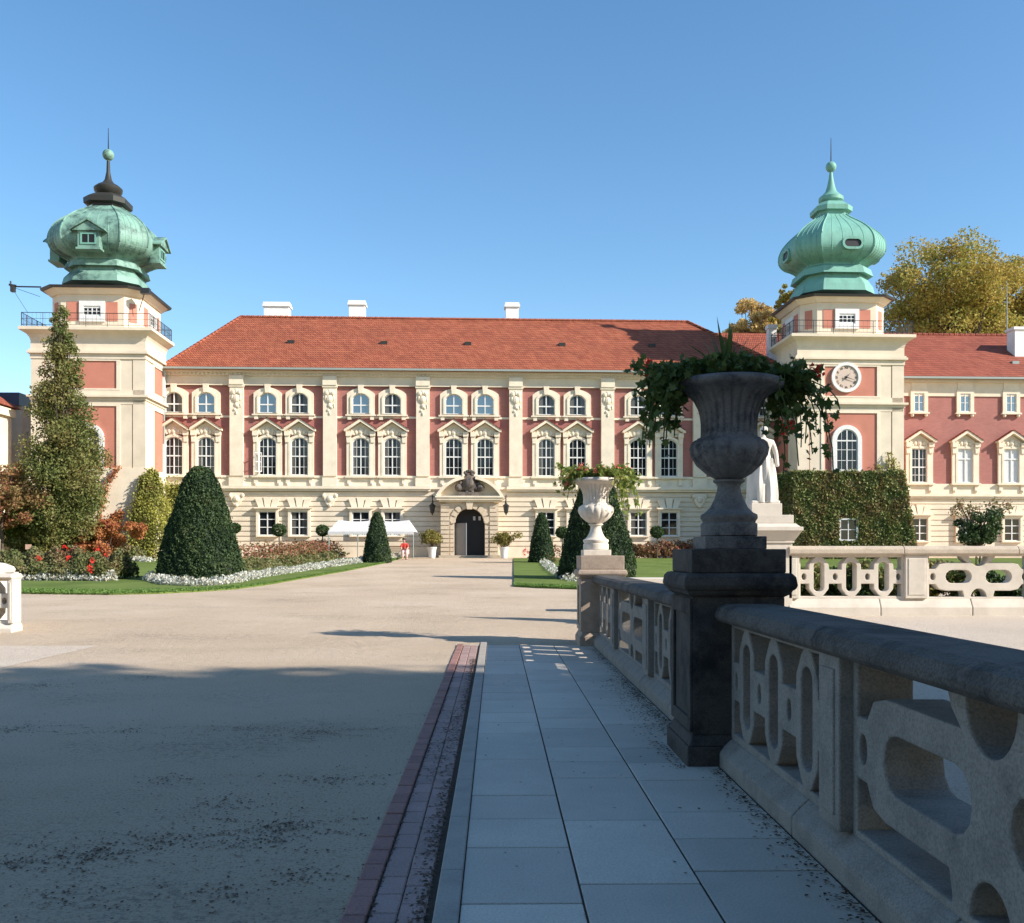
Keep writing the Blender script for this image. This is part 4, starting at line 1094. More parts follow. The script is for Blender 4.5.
def pedestal(label,x0,x1,y0,y1,zb,zc,zm,zblk,mat,mat2=None,mouldo=.07):
    """body from zb to zc, cap moulding zc..zm, upper block(s) zm..zblk list"""
    t=thing('pedestal',label,'pedestal',((x0+x1)/2,(y0+y1)/2,zb),0,'stone urn and statue pedestals')
    mb=MB(); o=.05
    mb.box(x0-o,x1+o,y0-o,y1+o,zb-.05,zb+.16); mb.frustum((x0-o*.8,x1+o*.8,y0-o*.8,y1+o*.8,zb+.162),(x0,x1,y0,y1,zb+.24))
    mb.build('base',mat,t,bevel=.012)
    mb=MB(); mb.box(x0,x1,y0,y1,zb+.24,zc)
    for (a,b_,c,d) in ((x0-.012,x0+.01,y0,y1),):
        pass
    # raised border on the west face -> recessed panel
    f=.10
    mb.box(x0-.022,x0,y0,y0+f,zb+.26,zc-.01); mb.box(x0-.022,x0,y1-f,y1,zb+.26,zc-.01); mb.box(x0-.022,x0,y0+f,y1-f,zc-.13,zc-.01); mb.box(x0-.022,x0,y0+f,y1-f,zb+.26,zb+.36)
    mb.build('shaft',mat,t,bevel=.006)
    mb=MB(); m_=mouldo
    prof=[(0,zc),(m_*.5,zc+.02),(m_*.75,zc+.05),(m_,zc+.06),(m_+.01,zc+.09),(m_,zm-.03),(m_*.7,zm-.005),(m_*.3,zm)]
    mb.polyloft([[(x0-p,y0-p,z),(x1+p,y0-p,z),(x1+p,y1+p,z),(x0-p,y1+p,z)] for p,z in prof]); 
    for (ins,za,zb2) in zblk: mb.box(x0+ins,x1-ins,y0+ins,y1-ins,za,zb2)
    mb.build('cap',mat2 or mat,t,bevel=.01)
    return t
# near
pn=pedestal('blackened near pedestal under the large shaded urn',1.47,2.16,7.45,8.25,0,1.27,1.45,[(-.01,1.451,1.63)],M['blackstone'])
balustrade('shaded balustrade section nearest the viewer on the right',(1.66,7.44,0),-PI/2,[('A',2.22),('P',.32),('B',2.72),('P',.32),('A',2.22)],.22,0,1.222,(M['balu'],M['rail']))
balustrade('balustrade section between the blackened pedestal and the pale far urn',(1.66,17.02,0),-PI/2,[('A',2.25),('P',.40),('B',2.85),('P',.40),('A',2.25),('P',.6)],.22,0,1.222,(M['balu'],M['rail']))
pf=pedestal('brownish pedestal under the pale sunlit urn',1.47,2.16,17.05,17.85,0,1.16,1.32,[(-.03,1.321,1.555)],M['pedstone'])
# far right balustrade
zb_=.35
xr0=W(789,560,19.8)[0]
balustrade('sunlit white balustrade running right from the statue pedestal',(xr0,19.8,0),0,[('P',.22),('A',2.12),('P',.46),('B',2.1),('P',.46),('A',2.12),('P',.46),('B',2.1)],.69,.30,1.74,(M['balu_far'],stone('sandy_rail',(.55,.46,.36),scale=5,dirt=.5,speck=.3,bscale=60,bump=.4)),depth=.24,plw=.42,railw=.46)
# left balustrade, seen end on
xl=W(15.5,600,19.7)[0]
t=balustrade('white balustrade whose end shows at the left edge of the photo',(xl-4.6,19.55,.07),0,[('A',2.05),('P',.4),('A',2.05),('P',.1)],.16,-.05,1.13,(M['balu_far'],M['balu_far']))
px_=W(6,566,20.6)[0]-.45
q=thing('stone_pier','low white pier with a rounded top above the balustrade at left edge','pier',(px_,20.9,.08))
mb=MB(); mb.box(px_-.38,px_+.38,20.5,21.3,-.0,1.20); mb.build('shaft',M['balu_far'],q,bevel=.01)
mb=MB(); mb.lathe([(.44,1.20),(.46,1.26),(.42,1.32),(.25,1.39),(.02,1.42)],(px_,20.9,0),24); mb.build('cap',M['balu_far'],q,smooth=True)
# ================================================================== URNS
def urn(label,c,z0,sc,mat,square=True,name='stone_urn'):
    t=thing(name,label,'urn',(c[0],c[1],z0),0,'fluted stone garden urns')
    def pf(L_): return [(r*sc,z*sc) for r,z in L_]
    mb=MB()
    mb.box(c[0]-.24*sc,c[0]+.24*sc,c[1]-.24*sc,c[1]+.24*sc,z0,z0+.10*sc); mb.build('square_foot',mat,t,bevel=.008)
    mb=MB(); mb.lathe(pf([(.21,.10),(.222,.11),(.222,.20),(.205,.21),(.21,.225),(.225,.245),(.222,.275),(.19,.29),(.15,.33),(.115,.40),(.095,.46),(.09,.50),(.10,.52),(.125,.535),(.125,.55),(.09,.56)]),(c[0],c[1],z0),40); mb.build('stem',mat,t,smooth=True,angle=50)
    # bowl with gadroons
    def gad(a,z): return 1+.035*math.cos(a*14)*(1 if z>0 else 1)
    mb=MB(); mb.lathe(pf([(.10,.555),(.18,.60),(.26,.67),(.305,.745),(.315,.80),(.30,.845),(.275,.865)]),(c[0],c[1],z0),160,flute=lambda a,z:1-.05*(1-abs(math.cos(a*8))**.7)); mb.build('bowl',mat,t,smooth=True,angle=60)
    # fluted body
    N=26
    def fl(a,z):
        zz=z/sc
        k=1 if .92<zz<1.24 else 0
        return 1-.055*k*(max(0,math.cos(a*N))**.6)
    mb=MB(); mb.lathe(pf([(.255,.862),(.25,.88),(.225,.89),(.222,.91),(.222,.93),(.222,1.0),(.228,1.06),(.245,1.12),(.275,1.18),(.315,1.225),(.35,1.25),(.385,1.265),(.405,1.27),(.425,1.285),(.432,1.31),(.42,1.335),(.39,1.345),(.36,1.34),(.34,1.30),(.30,1.26),(.02,1.25)]),(c[0],c[1],z0),208,flute=fl); mb.build('fluted_body',mat,t,smooth=True,angle=60)
    return t
cn=(1.83,7.83); cf=(1.745,17.45)
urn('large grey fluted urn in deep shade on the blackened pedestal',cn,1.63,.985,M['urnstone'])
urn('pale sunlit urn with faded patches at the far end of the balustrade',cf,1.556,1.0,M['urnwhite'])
# ------------------------------------------------------------------ trailing plants
def trailing(label,c,zr,sc,lm,fm,nstem,reach,seed,leaf,spiky=True,ang_sets=None,drop=.8,nl=26,flowers=9,upl=.2):
    global rng; rng=np.random.default_rng(seed); random.seed(seed)
    t=thing('trailing_geranium',label,'potted plant',(c[0],c[1],zr),0,'trailing plants in the urns')
    st=MB(); P=[];fl=[]
    for i in range(nstem):
        side=random.choice(ang_sets); a=side[0]+random.gauss(0,side[1]); rch=reach[0]+(reach[1]-reach[0])*random.random()**1.2
        rch*=side[2]
        dz=drop*random.uniform(-.15,1)*side[3]; up=random.uniform(.04,upl)
        p0=Vector((c[0]+math.cos(a)*.22,c[1]+math.sin(a)*.22,zr-.03))
        path=[]
        for k in range(9):
            f=k/8; r=.22+(rch-.22)*(1-(1-f)**1.7); z=zr+up*math.sin(min(1,f*2.0)*PI*.55)-max(0,f-.15)**1.8*dz*1.3
            a2=a+.12*math.sin(f*5+i)
            path.append(Vector((c[0]+math.cos(a2)*r,c[1]+math.sin(a2)*r,z)))
        st.tube(path,.005,4)
        for k in range(nl):
            f=random.random()**.8*8; j=min(7,int(f)); p=path[j].lerp(path[j+1],f-j)
            P.append(p+Vector((random.gauss(0,.03),random.gauss(0,.03),random.gauss(0,.03)))*sc)
        if random.random()<.24: fl.append(path[-1 if random.random()<.5 else 4]+Vector((0,0,.05)))
    for i in range(int(nstem*4)):   # mound over the rim
        a=random.random()*2*PI; r=.33*math.sqrt(random.random()); P.append(Vector((c[0]+math.cos(a)*r,c[1]+math.sin(a)*r,zr+random.uniform(0,.14)*(1.2-r)+.02)))
    foliage('leaves',P,leaf,lm,t,shape=LOBE)
    st.build('stems',lm,t)
    for p in fl[:flowers]:
        Q=[Vector(p)+Vector((random.gauss(0,.028),random.gauss(0,.028),random.gauss(0,.022))) for _ in range(26)]
        foliage('flower',Q,.035,fm,t)
    if spiky:
        mb=MB()
        for i in range(46):
            a=random.random()*2*PI; el=random.uniform(.25,1.45); L_=random.uniform(.30,.50)
            d=Vector((math.cos(a)*math.cos(el),math.sin(a)*math.cos(el),math.sin(el))); s=Vector((-math.sin(a),math.cos(a),0))
            b0=Vector((c[0]-.02,c[1],zr+.02)); m=b0+d*L_*.6; e=b0+d*L_-Vector((0,0,.05*math.cos(el)))
            mb.add([b0-s*.010,b0+s*.010,m+s*.012,e,m-s*.012],[(0,1,2,3,4)])
        mb.build('spiky_leaves',lm,t)
    return t
trailing('dark mass of trailing geranium with a spiky centre in the shaded urn',cn,1.63+1.33,1,M['geran'],M['redflower'],140,(.50,.84),3,.066,True,
   [(PI-.15,.30,.90,.9),(.12,.30,1.05,1.1),(PI-.3,.25,.8,.7),(.3,.25,.85,.7),(PI/2,.6,.7,.4)],drop=.74,nl=24,flowers=15,upl=.09)
trailing('yellowish green trailing geranium spilling from the sunlit urn',cf,1.556+1.33,1,M['geransun'],M['pinkflower'],105,(.45,.80),5,.075,False,
   [(PI,.45,.85,.6),(0,.4,1.0,1.1),(0,.4,1.0,.8),(PI/2,.8,.8,.5),(-PI/2,.5,.6,.15)],drop=.75,nl=13,flowers=24,upl=.22)
# ================================================================== STATUE
xp=W(768,500,19.9)[0]
sp=thing('pedestal','tall sandstone pedestal with a cornice under the white statue','pedestal',(xp,20.3,.2),0,'stone urn and statue pedestals')
zz=lambda py: W(766,py,19.9)[2]
def sq(mb,h,z0,z1,h2=None): mb.frustum((xp-h,xp+h,20.3-h,20.3+h,z0),(xp-(h2 or h),xp+(h2 or h),20.3-(h2 or h),20.3+(h2 or h),z1))
mb=MB(); sq(mb,.47,.1,zz(543)); mb.build('shaft',M['balu_far'],sp,bevel=.01)
mb=MB(); sq(mb,.5,zz(543)+.001,zz(541)); sq(mb,.50,zz(541)+.001,zz(531),.62); sq(mb,.64,zz(531)+.001,zz(527)); sq(mb,.60,zz(527)+.001,zz(523.5),.52); mb.build('cornice',M['pedstone'] if False else M['balu_far'],sp,bevel=.008)
mb=MB(); sq(mb,.49,zz(523.5)+.001,zz(515)); sq(mb,.31,zz(515)+.001,zz(503)); mb.build('plinth',M['balu_far'],sp,bevel=.01)
def skin_obj(name,joints,edges,mat,parent,sub=2,local=False):
    me=bpy.data.meshes.new(name); off=Vector((0,0,0)) if local else Vector(BASE[root_of(parent).name])
    me.from_pydata([tuple(Vector(j[:3])-off) for j in joints],edges,[]); o=link(name,me,parent)
    m=o.modifiers.new('skin','SKIN'); me.skin_vertices[0].data
    for i,j in enumerate(joints):
        r=j[3]; me.skin_vertices[0].data[i].radius=(r,r) if not hasattr(r,'__len__') else r
    me.skin_vertices[0].data[0].use_root=True
    s=o.modifiers.new('sub','SUBSURF'); s.levels=sub; s.render_levels=sub
    me.materials.append(mat); m.use_smooth_shade=True
    return o
zs=zz(503); st=thing('statue','white stone draped figure standing on the tall cornice pedestal','statue',(xp,20.3,zs),0)
def J(x,y,z,r): return (xp+x,20.3+y,zs+z,r)
k=.88
Js=[J(0,0,.95*k,(.17,.12)),J(0,0,1.18*k,(.14,.10)),J(0,-.01,1.38*k,(.17,.11)),J(0,0,1.52*k,(.06,.06)),J(0,-.02,1.62*k,.055),J(.02,-.03,1.72*k,.095),J(.02,-.03,1.80*k,.07),
 J(-.19,0,1.43*k,.065),J(-.27,-.03,1.20*k,.05),J(-.20,-.16,1.05*k,.04),J(-.08,-.2,1.1*k,.04),
 J(.19,0,1.43*k,.065),J(.27,.0,1.18*k,.05),J(.28,-.06,.95*k,.04),J(.28,-.09,.85*k,.04),
 J(-.11,0,.85*k,.13),J(-.15,-.06,.50*k,.10),J(-.15,.0,.12*k,.06),J(-.15,-.12,.05*k,.05),
 J(.11,0,.85*k,.13),J(.14,-.0,.50*k,.10),J(.16,.02,.12*k,.065),J(.17,-.10,.05*k,.05)]
Es=[(0,1),(1,2),(2,3),(3,4),(4,5),(5,6),(2,7),(7,8),(8,9),(9,10),(2,11),(11,12),(12,13),(13,14),(0,15),(15,16),(16,17),(17,18),(0,19),(19,20),(20,21),(21,22)]
skin_obj('body',Js,Es,M['statue'],st)
mb=MB(); prof=[(.25,.03),(.25,.2),(.235,.45),(.22,.7),(.19,.9),(.175,1.05)]
mb.lathe([(r*1.2,z*k) for r,z in prof],(xp+.0,20.33,zs),72,flute=lambda a,z:1+.10*math.sin(a*9+z*2)+.05*math.sin(a*17-z*4)); mb.build('drapery',M['statue'],st,smooth=True)
mb=MB(); mb.box(xp-.29,xp+.29,20.05,20.58,zs-.01,zs+.06); mb.build('statue_base',M['statue'],st,bevel=.02)
# low stone wall beyond the far urn
lw=thing('low_stone_wall','low pale stone wall edging the lawn behind the far urn','wall',(4,24,0))
mb=MB(); a=W(600,580,24); b_=W(800,580,24); mb.box(a[0],b_[0],24,24.5,.05,.86); mb.build('wall',M['balu_far'],lw,bevel=.01)
mb=MB(); mb.box(a[0]-.03,b_[0],23.93,24.55,.862,1.0); mb.build('coping',M['balu_far'],lw,bevel=.02)
# ================================================================== TOPIARY
def cone(label,px,pyb,pyt,hwpx,seed,Y,nl=16000,ls=.07):
    global rng; rng=np.random.default_rng(seed)
    x=W(px,500,Y)[0]; zg=gz(Y)+.04; zt=W(px,pyt,Y)[2]; h=zt-zg; r=hwpx*Y/1000
    t=thing('cone_topiary',label,'topiary',(x,Y,zg),0,'clipped yew cones')
    prof=[(0.0,.98),(.08,.99),(.2,.925),(.4,.79),(.57,.655),(.75,.50),(.84,.425),(.90,.355),(.95,.265),(.985,.15),(1.0,.03)]
    mb=MB(); mb.lathe([(rr*r*.95,f*h*.985) for f,rr in prof],(x,Y,zg),40); mb.build('core',M['yewcore'],t,smooth=True)
    fs=np.array([p[0] for p in prof]); rs=np.array([p[1] for p in prof])
    f=rng.random(nl*2); rr=np.interp(f,fs,rs); keep=rng.random(nl*2)<(rr+.15); f=f[keep][:nl]; rr=rr[keep][:nl]; a=rng.random(len(f))*2*PI
    bump=1+.03*np.sin(a*5+f*9)+.022*np.sin(a*11-f*23)+.018*np.sin(a*23+f*41)
    R_=rr*r*bump+rng.normal(0,.02,len(f))+(rng.random(len(f))<.02)*rng.random(len(f))*.12
    P=np.stack([x+R_*np.cos(a),Y+R_*np.sin(a),zg+f*h],1)
    ntop=nl//40; aa=rng.random(ntop)*2*PI; q=np.sqrt(rng.random(ntop))*r*.25; P=np.vstack([P,np.stack([x+q*np.cos(aa),Y+q*np.sin(aa),zg+h*(1.0-.03*(q/r/.25)**2)+rng.normal(0,.02,ntop)],1)])
    foliage('leaves',P,ls,M['yew'],t)
    return t
cone('tall dark yew cone at left, largest of the clipped cones',200.5,585,467,41.3,11,39,26000,.085)
cone('tall yew cone standing behind the pale urn',597,582,470,38.5,12,39.5,20000,.085)
cone('small yew cone in front of the white awning',377,549,512.5,13.8,13,58,6000,.09)
cone('small yew cone right of the arched doorway',541.5,548,513,12.8,14,58,6000,.09)
def lolli(label,px,py,rpx,Y,seed):
    global rng; rng=np.random.default_rng(seed)
    x,_,z=W(px,py,Y); zg=gz(Y)+.04; r=rpx*Y/1000
    t=thing('ball_topped_tree',label,'small tree',(x,Y,zg),0,'ball topped little trees before the facade')
    n=1500; d=rng.normal(size=(n,3)); d/=np.linalg.norm(d,axis=1)[:,None]; P=np.array([x,Y,z])+d*(r*(1-.35*rng.random(n)**2))[:,None]*np.array([1,1,.88])
    foliage('crown',P,.10,M['box'],t)
    mb=MB(); mb.tube([(x,Y,zg-.1),(x+.02,Y,(z+zg)/2),(x,Y,z)],.04,6); mb.build('trunk',M['bark'],t)
for a in (('ball topped little tree peeping out behind the largest yew cone',235,528,6,66,21),('ball topped little tree before the second ground floor window',279,530,7.3,65,22),('ball topped little tree left of the white awning',322.5,530.5,6.6,65,23),('ball topped little tree between small yew cone and pale urn',562,532.5,6.6,65,24),('ball topped little tree right of the pale urn',657,532,7,65,25)): lolli(*a)
# ================================================================== PLANTING BEDS (stuff)
def bed(name,label,line,width,h0,h1,n,mat,size,seed,cat='flower bed'):
    """line: ground points (x,y), foliage between heights h0..h1"""
    global rng; rng=np.random.default_rng(seed)
    L_=np.array(line); d=np.diff(L_,axis=0); seg=np.linalg.norm(d,axis=1); cum=np.concatenate([[0],np.cumsum(seg)])
    s=rng.random(n)*cum[-1]; X=np.interp(s,cum,L_[:,0]); Y=np.interp(s,cum,L_[:,1])
    i=np.clip(np.searchsorted(cum,s)-1,0,len(seg)-1); nx=-d[i,1]/seg[i]; ny=d[i,0]/seg[i]
    w=(rng.random(n)-.5)*width; X+=nx*w; Y+=ny*w
    hgt=h0+(h1-h0)*(1-(2*w/width)**2*.6)*(.86+.14*np.sin(s*2.1+np.sin(s*.9)*2+w*3))*(.9+.1*np.sin(s*7+w*5))
    Z=np.array([gz(y) for y in Y])+h0+(hgt-h0)*rng.random(n)**.6
    me=leafmesh(name,np.stack([X,Y,Z],1),size,mat); o=link(name,me); tag(o,label,cat,kind='stuff'); return o
g_=lambda px,py:G(px,py)
Lb=[g_(244,573),g_(290,566),g_(340,560),g_(395,554.5)]
bed('rose_bush_mass','green lower foliage of the long rose bed beside the drive',Lb,2.2,.05,.85,26000,M['rose'],.13,31)
bed('rose_bush_mass','reddish rose tops along the long bed beside the drive',[(x-.3,y+1.0) for x,y in Lb],2.0,.5,1.45,20000,M['rosered'],.13,32)
Lw=[g_(150,581),g_(170,586),g_(200,587.5),g_(230,584.5),g_(260,578),(g_(300,572)),g_(350,564.5),g_(400,557)]
bed('silver_edging','silvery white edging flowers curving round the largest yew cone',Lw,.62,.02,.42,14000,M['whitefl'],.09,33)
Lf=[g_(-60,582),g_(0,581),g_(60,581.5),g_(112,582)]
bed('rose_bush_mass','rose bushes with dark red blooms in the front left bed',[(x,y+1.0) for x,y in Lf],2.6,.05,1.35,34000,M['rose'],.11,34)
bed('silver_edging','pale buff edging flowers in front of the left rose bushes',[(x,y+.0) for x,y in Lf],.8,.02,.5,9000,M['whitefl'],.10,35)
Lf2=[g_(-60,567),g_(30,566),g_(120,563)]
bed('silver_edging','thin pale flower line behind the left rose bushes',[g_(30,560.5),g_(90,560),g_(150,559.5)],.8,.02,.4,4000,M['whitefl'],.12,36)
def redspots(label,pts,seed,name='red_rose',hz=1.1):
    global rng; rng=np.random.default_rng(seed)
    P=[]
    for px,py,Y in pts:
        c=W(px,py,Y); P+= [tuple(np.array(c)+rng.normal(0,.055,3)) for _ in range(18)]
    o=link(name,leafmesh(name,P,.09,M['redflower'])); tag(o,label,'roses',kind='stuff')
redspots('dark red blooms scattered over the front left rose bed',[(38,558,37),(69,557,37),(89,570,36.5),(91,567,36.5),(105,554,38),(97,549.5,39),(65,546,39),(94,561,37)],37)
redspots('bright red blooms at the tip of the narrow right lawn',[(523.5,551,64),(526,549.5,64),(528,552,63),(524,554,63)],87)
Rb=[g_(530,553.5),g_(545,559),g_(562,568)]
bed('rose_bush_mass','red rose bushes on the narrow lawn right of the drive',[(x+.8,y+.6) for x,y in Rb],2.2,.05,1.2,14000,M['rosered'],.13,38)
bed('silver_edging','pale edging flowers along the narrow right lawn',[g_(529,556),g_(538,561),g_(552,571),g_(566,580),g_(577,583)],.6,.02,.38,6000,M['whitefl'],.09,39)
bed('rose_bush_mass','mixed rose bushes along the facade right of the pale urn',[g_(622,557.5),g_(660,557.5),g_(720,557.5)],2.0,.05,1.3,9000,M['rosered'],.15,40)
bed('silver_edging','pale edging under the roses right of the pale urn',[g_(622,560.5),g_(660,560.5),g_(720,560.5)],.8,.02,.5,4000,M['whitefl'],.12,41)
bed('shrub_mass','grey green shrubs below the left tower',[g_(20,558.5),g_(80,558.5),g_(140,558.5)],2.4,.1,1.1,12000,M['rose'],.16,42,'shrubs')
# lawn blades near the front edges
def blades(label,line,width,n,seed):
    global rng; rng=np.random.default_rng(seed)
    L_=np.array(line); d=np.diff(L_,axis=0); seg=np.linalg.norm(d,axis=1); cum=np.concatenate([[0],np.cumsum(seg)])
    s=rng.random(n)*cum[-1]; X=np.interp(s,cum,L_[:,0]); Y=np.interp(s,cum,L_[:,1])+rng.random(n)*width-.04
    Z=np.array([gz(y) for y in Y])+.05+rng.random(n)*.03
    o=link('grass_edge',leafmesh('grass_edge',np.stack([X,Y,Z],1),.07,M['grassb'])); tag(o,label,'grass',kind='stuff')
blades('ragged grass edge of the left lawn',LP,1.6,30000,43)
blades('ragged grass edge of the right lawn',RP+[(9,33.3)],1.2,12000,44)
# hedge behind far right balustrade
def hedge(label,x0,x1,y,z0,z1,seed,n,mat,name='shrub'):
    global rng; rng=np.random.default_rng(seed)
    t=thing(name,label,'shrub',((x0+x1)/2,y,z0),0,'shrubs behind the sunlit balustrade')
    C=[((x0+x1)/2+(rng.random()-.5)*(x1-x0)*.8,y+(rng.random()-.5)*.5,z0+(z1-z0)*(.2+.6*rng.random())) for _ in range(14)]
    P=clump_crown(C,[.28]*14,n); foliage('leaves',P,.085,mat,t)
    mb=MB(); 
    for c in C[:8]: mb.tube([((x0+x1)/2,y,z0-.1),c],[.02,.008],4)
    mb.build('stem',M['bark'],t)
xx=xr0+.1
labs=['yellow green shrub seen through the first oval of the sunlit balustrade','dense green shrub seen through the balustrade left of its square post','shrub with light leaves behind the square post','broad green shrub behind the left wide oval','yellowish shrub behind the right wide oval','shrub at the right edge behind the balustrade']
for i in range(6): hedge(labs[i],xx+i*.85,xx+i*.85+.95,21.2,.1,1.55,50+i,6500,[M['ivy'],M['box'],M['ivy'],M['olive'],M['ivy'],M['box']][i])
# ================================================================== IVY
def ivy_wall(name,label,faces,n,size,mat,seed,cat='ivy',core=None,thick=.28,group=None,base=None,palace=True,windows=()):
    """faces: list of 4 corner points (palace local) bl,br,tr,tl with outward normal"""
    global rng; rng=np.random.default_rng(seed)
    t=thing(name,label,cat,base,0,group,palace=palace)
    P=[]; areas=[]
    for f in faces:
        f=[np.array(p,float) for p in f]; areas.append(np.linalg.norm(np.cross(f[1]-f[0],f[3]-f[0])))
    for f,a in zip(faces,areas):
        m=int(n*a/sum(areas)); f=[np.array(p,float) for p in f]
        u=rng.random(m)[:,None]; v=rng.random(m)[:,None]
        p=(f[0]*(1-u)+f[1]*u)*(1-v)+(f[3]*(1-u)+f[2]*u)*v
        nn=np.cross(f[1]-f[0],f[3]-f[0]); nn/=np.linalg.norm(nn)
        d=rng.random(m)[:,None]*thick*(.5+.5*np.sin(u*23+np.sin(v*9)*2)*np.sin(v*17+u*5))
        # ragged outline
        p=p+nn*d+rng.normal(0,.05,(m,3)); p[:,2]+=np.where(v[:,0]>.8,(v[:,0]-.8)/.2*(.06*np.sin(p[:,0]*2.3)+.05*np.sin(p[:,0]*5.1)+.12*rng.random(m)),0)
        for (x0,x1,z0,z1) in windows:
            k=~((p[:,0]>x0)&(p[:,0]<x1)&(p[:,2]>z0)&(p[:,2]<z1)); p=p[k]
        P.append(p)
    foliage('leaves',np.vstack(P),size,mat,t)
    return t
# right bastion body
VB=VF-2.7
uLb=Lc(793,500,VB)[0]; uRt=Lc(902,470,VB)[0]; uRb=Lc(916,548,VB)[0]
zTb=Lc(850,474,VB)[1]
bt=thing('bastion','ivy covered bastion below the clock tower with a small dark window','bastion',((uLb+uRb)/2,VB+1.3,0),palace=True)
mb=MB(); mb.add([(uLb,VB,0),(uRb+.2,VB,0),(uRb+.2,VF+.5,0),(uLb,VF+.5,0),(uLb,VB,zTb),(uRt,VB,zTb),(uRt,VF+.5,zTb),(uLb,VF+.5,zTb)],[(0,3,2,1),(4,5,6,7),(0,1,5,4),(1,2,6,5),(2,3,7,6),(3,0,4,7)])
mb.build('wall',stone('bastion_wall',(.30,.26,.19),scale=1,dirt=.6),bt)
uwb,zwb=Lc(848,541,VB)
mb=MB(); mb.ring([(uwb-.62,zwb),(uwb-.62,zwb+1.45),(uwb+.62,zwb+1.45),(uwb+.62,zwb)],[(uwb-.5,zwb+.1),(uwb-.5,zwb+1.35),(uwb+.5,zwb+1.35),(uwb+.5,zwb+.1)],VB-.12,VB+.02); mb.box(uwb-.03,uwb+.03,VB-.06,VB,zwb+.1,zwb+1.35); mb.box(uwb-.5,uwb+.5,VB-.05,VB,zwb+.7,zwb+.75)
w=mb.build('window',M['blind'],bt); mb=MB(); mb.box(uwb-.5,uwb+.5,VB-.02,VB+.02,zwb+.1,zwb+1.35); mb.build('pane',M['glass'],w)
e=.02
ivy_wall('ivy','thick green and bronze ivy covering the bastion below the clock tower',[[(uLb,VB-e,0.8),(uRb+.2,VB-e,.8),(uRt+.1,VB-e,zTb+.12),(uLb,VB-e,zTb+.1)],[(uLb-e,VF,.8),(uLb-e,VB,.8),(uLb-e,VB,zTb+.1),(uLb-e,VF,zTb+.1)],[(uRb+.2,VB,.8),(uRb+.2,VF,.8),(uRt+.1,VF,zTb),(uRt+.1,VB,zTb)],[(uLb,VB,zTb),(uRt,VB,zTb),(uRt,VF,zTb),(uLb,VF,zTb)]],52000,.16,M['ivy'],61,base=((uLb+uRb)/2,VB,1.3),windows=[(uwb-.55,uwb+.5,zwb+.05,zwb+1.35)],thick=.22)
# climbing shoots onto tower pilasters
def creeper(name,label,base,pts,n,size,mat,seed,spread=.25,stem=True,palace=True):
    global rng; rng=np.random.default_rng(seed); random.seed(seed)
    t=thing(name,label,'creeper',base,0,None,palace=palace); P=[]; mb=MB()
    tot=sum(len(p) for p in pts)
    for path in pts:
        path=[Vector(p) for p in path]; mb.tube(path,.03,4)
        m=n//len(pts)
        for _ in range(m):
            f=random.random()*(len(path)-1); j=min(len(path)-2,int(f)); p=path[j].lerp(path[j+1],f-j); sp_=spread*(1.1-.7*f/(len(path)-1))
            P.append(p+Vector((random.gauss(0,sp_),random.gauss(0,.08)-.05,random.gauss(0,sp_))))
    foliage('leaves',P,size,mat,t)
    if stem: mb.build('stem',M['bark'],t)
pp=lambda px,py,v=VB-.15:(Lc(px,py,v)[0],v,Lc(px,py,v)[1])
creeper('ivy','yellowish ivy shoots climbing the pilaster above the bastion',pp(889,470,VF-.15),[[pp(888,475,VF-.15),pp(889,463,VF-.15),pp(888,452,VF-.15)],[pp(898,478,VF-.15),pp(900,470,VF-.15)],[pp(880,476,VF-.15),pp(878,466,VF-.15)],[pp(895,474,VF-.15),pp(893,458,VF-.15)]],480,.14,M['ivyy'],62,.22)
# yellow creeper beside left tower
vv=-5.35
creeper('creeper','yellow green creeper climbing the corner of the left tower',pp(148,552,-3.4),[[pp(142,555,vv),pp(143,520,vv),pp(146,498,-4.9),pp(147,478,-4.6)],[pp(150,555,vv),pp(150,520,-5.0),pp(152,490,-4.4),pp(152,474,-4.2)],[pp(158,555,-2.8),pp(158,520,-2.6),pp(157,485,-2.0)],[pp(163,555,-2),pp(163,530,-1.6),pp(162,500,-1.2)],[pp(170,498,-.5),pp(176,496,-.5)]],46000,.15,M['ivyy'],63,.48)
creeper('creeper','red creeper strands spreading over the pale base of the left tower',pp(110,550,-5.3),[[pp(92,552,-5.4),pp(100,515,-5.1),pp(106,485,-4.7),pp(120,466,-4.5)],[pp(108,552,-5.4),pp(112,535,-5.3),pp(122,515,-5.0)],[pp(96,540,-5.3),pp(110,520,-5.1),pp(122,512,-5)]],1700,.15,M['redcreep'],64,.20)
def bush(name,label,px,py_b,py_t,hw,Y,mat,n,size,seed,cat='shrub',group=None,ncl=22):
    global rng; rng=np.random.default_rng(seed); random.seed(seed)
    x=W(px,500,Y)[0]; z0=W(px,py_b,Y)[2]; z1=W(px,py_t,Y)[2]; r=hw*Y/1000
    z0=min(z0,gz(Y)+.3)
    t=thing(name,label,cat,(x,Y,gz(Y)),0,group)
    C=[(x+rng.normal()*r*.45,Y+rng.normal()*r*.3,z0+(z1-z0)*(.15+.7*rng.random())) for _ in range(ncl)]
    foliage('leaves',clump_crown(C,[r*.3*(0.7+.6*rng.random()) for _ in C],n),size,mat,t)
    mb=MB()
    for c in C[:10]: mb.tube([(x,Y,gz(Y)-.1),c],[.05,.02],5)
    mb.build('stem',M['bark'],t)
bush('red_shrub','orange red shrub spreading low before the left tower base',105,552,516,24,59,M['redcreep'],9000,.14,65)
bush('red_shrub','small red berried shrub right of the columnar tree trunk',78,552,530,12,58,M['redcreep'],3500,.14,66)
bush('shrub','yellowish shrub at the foot of the columnar tree',48,555,520,14,57,M['olive'],6000,.15,67)
bush('shrub','dark green shrub at the left edge beneath the maple',12,556,505,24,58,M['ivy'],9000,.16,68)
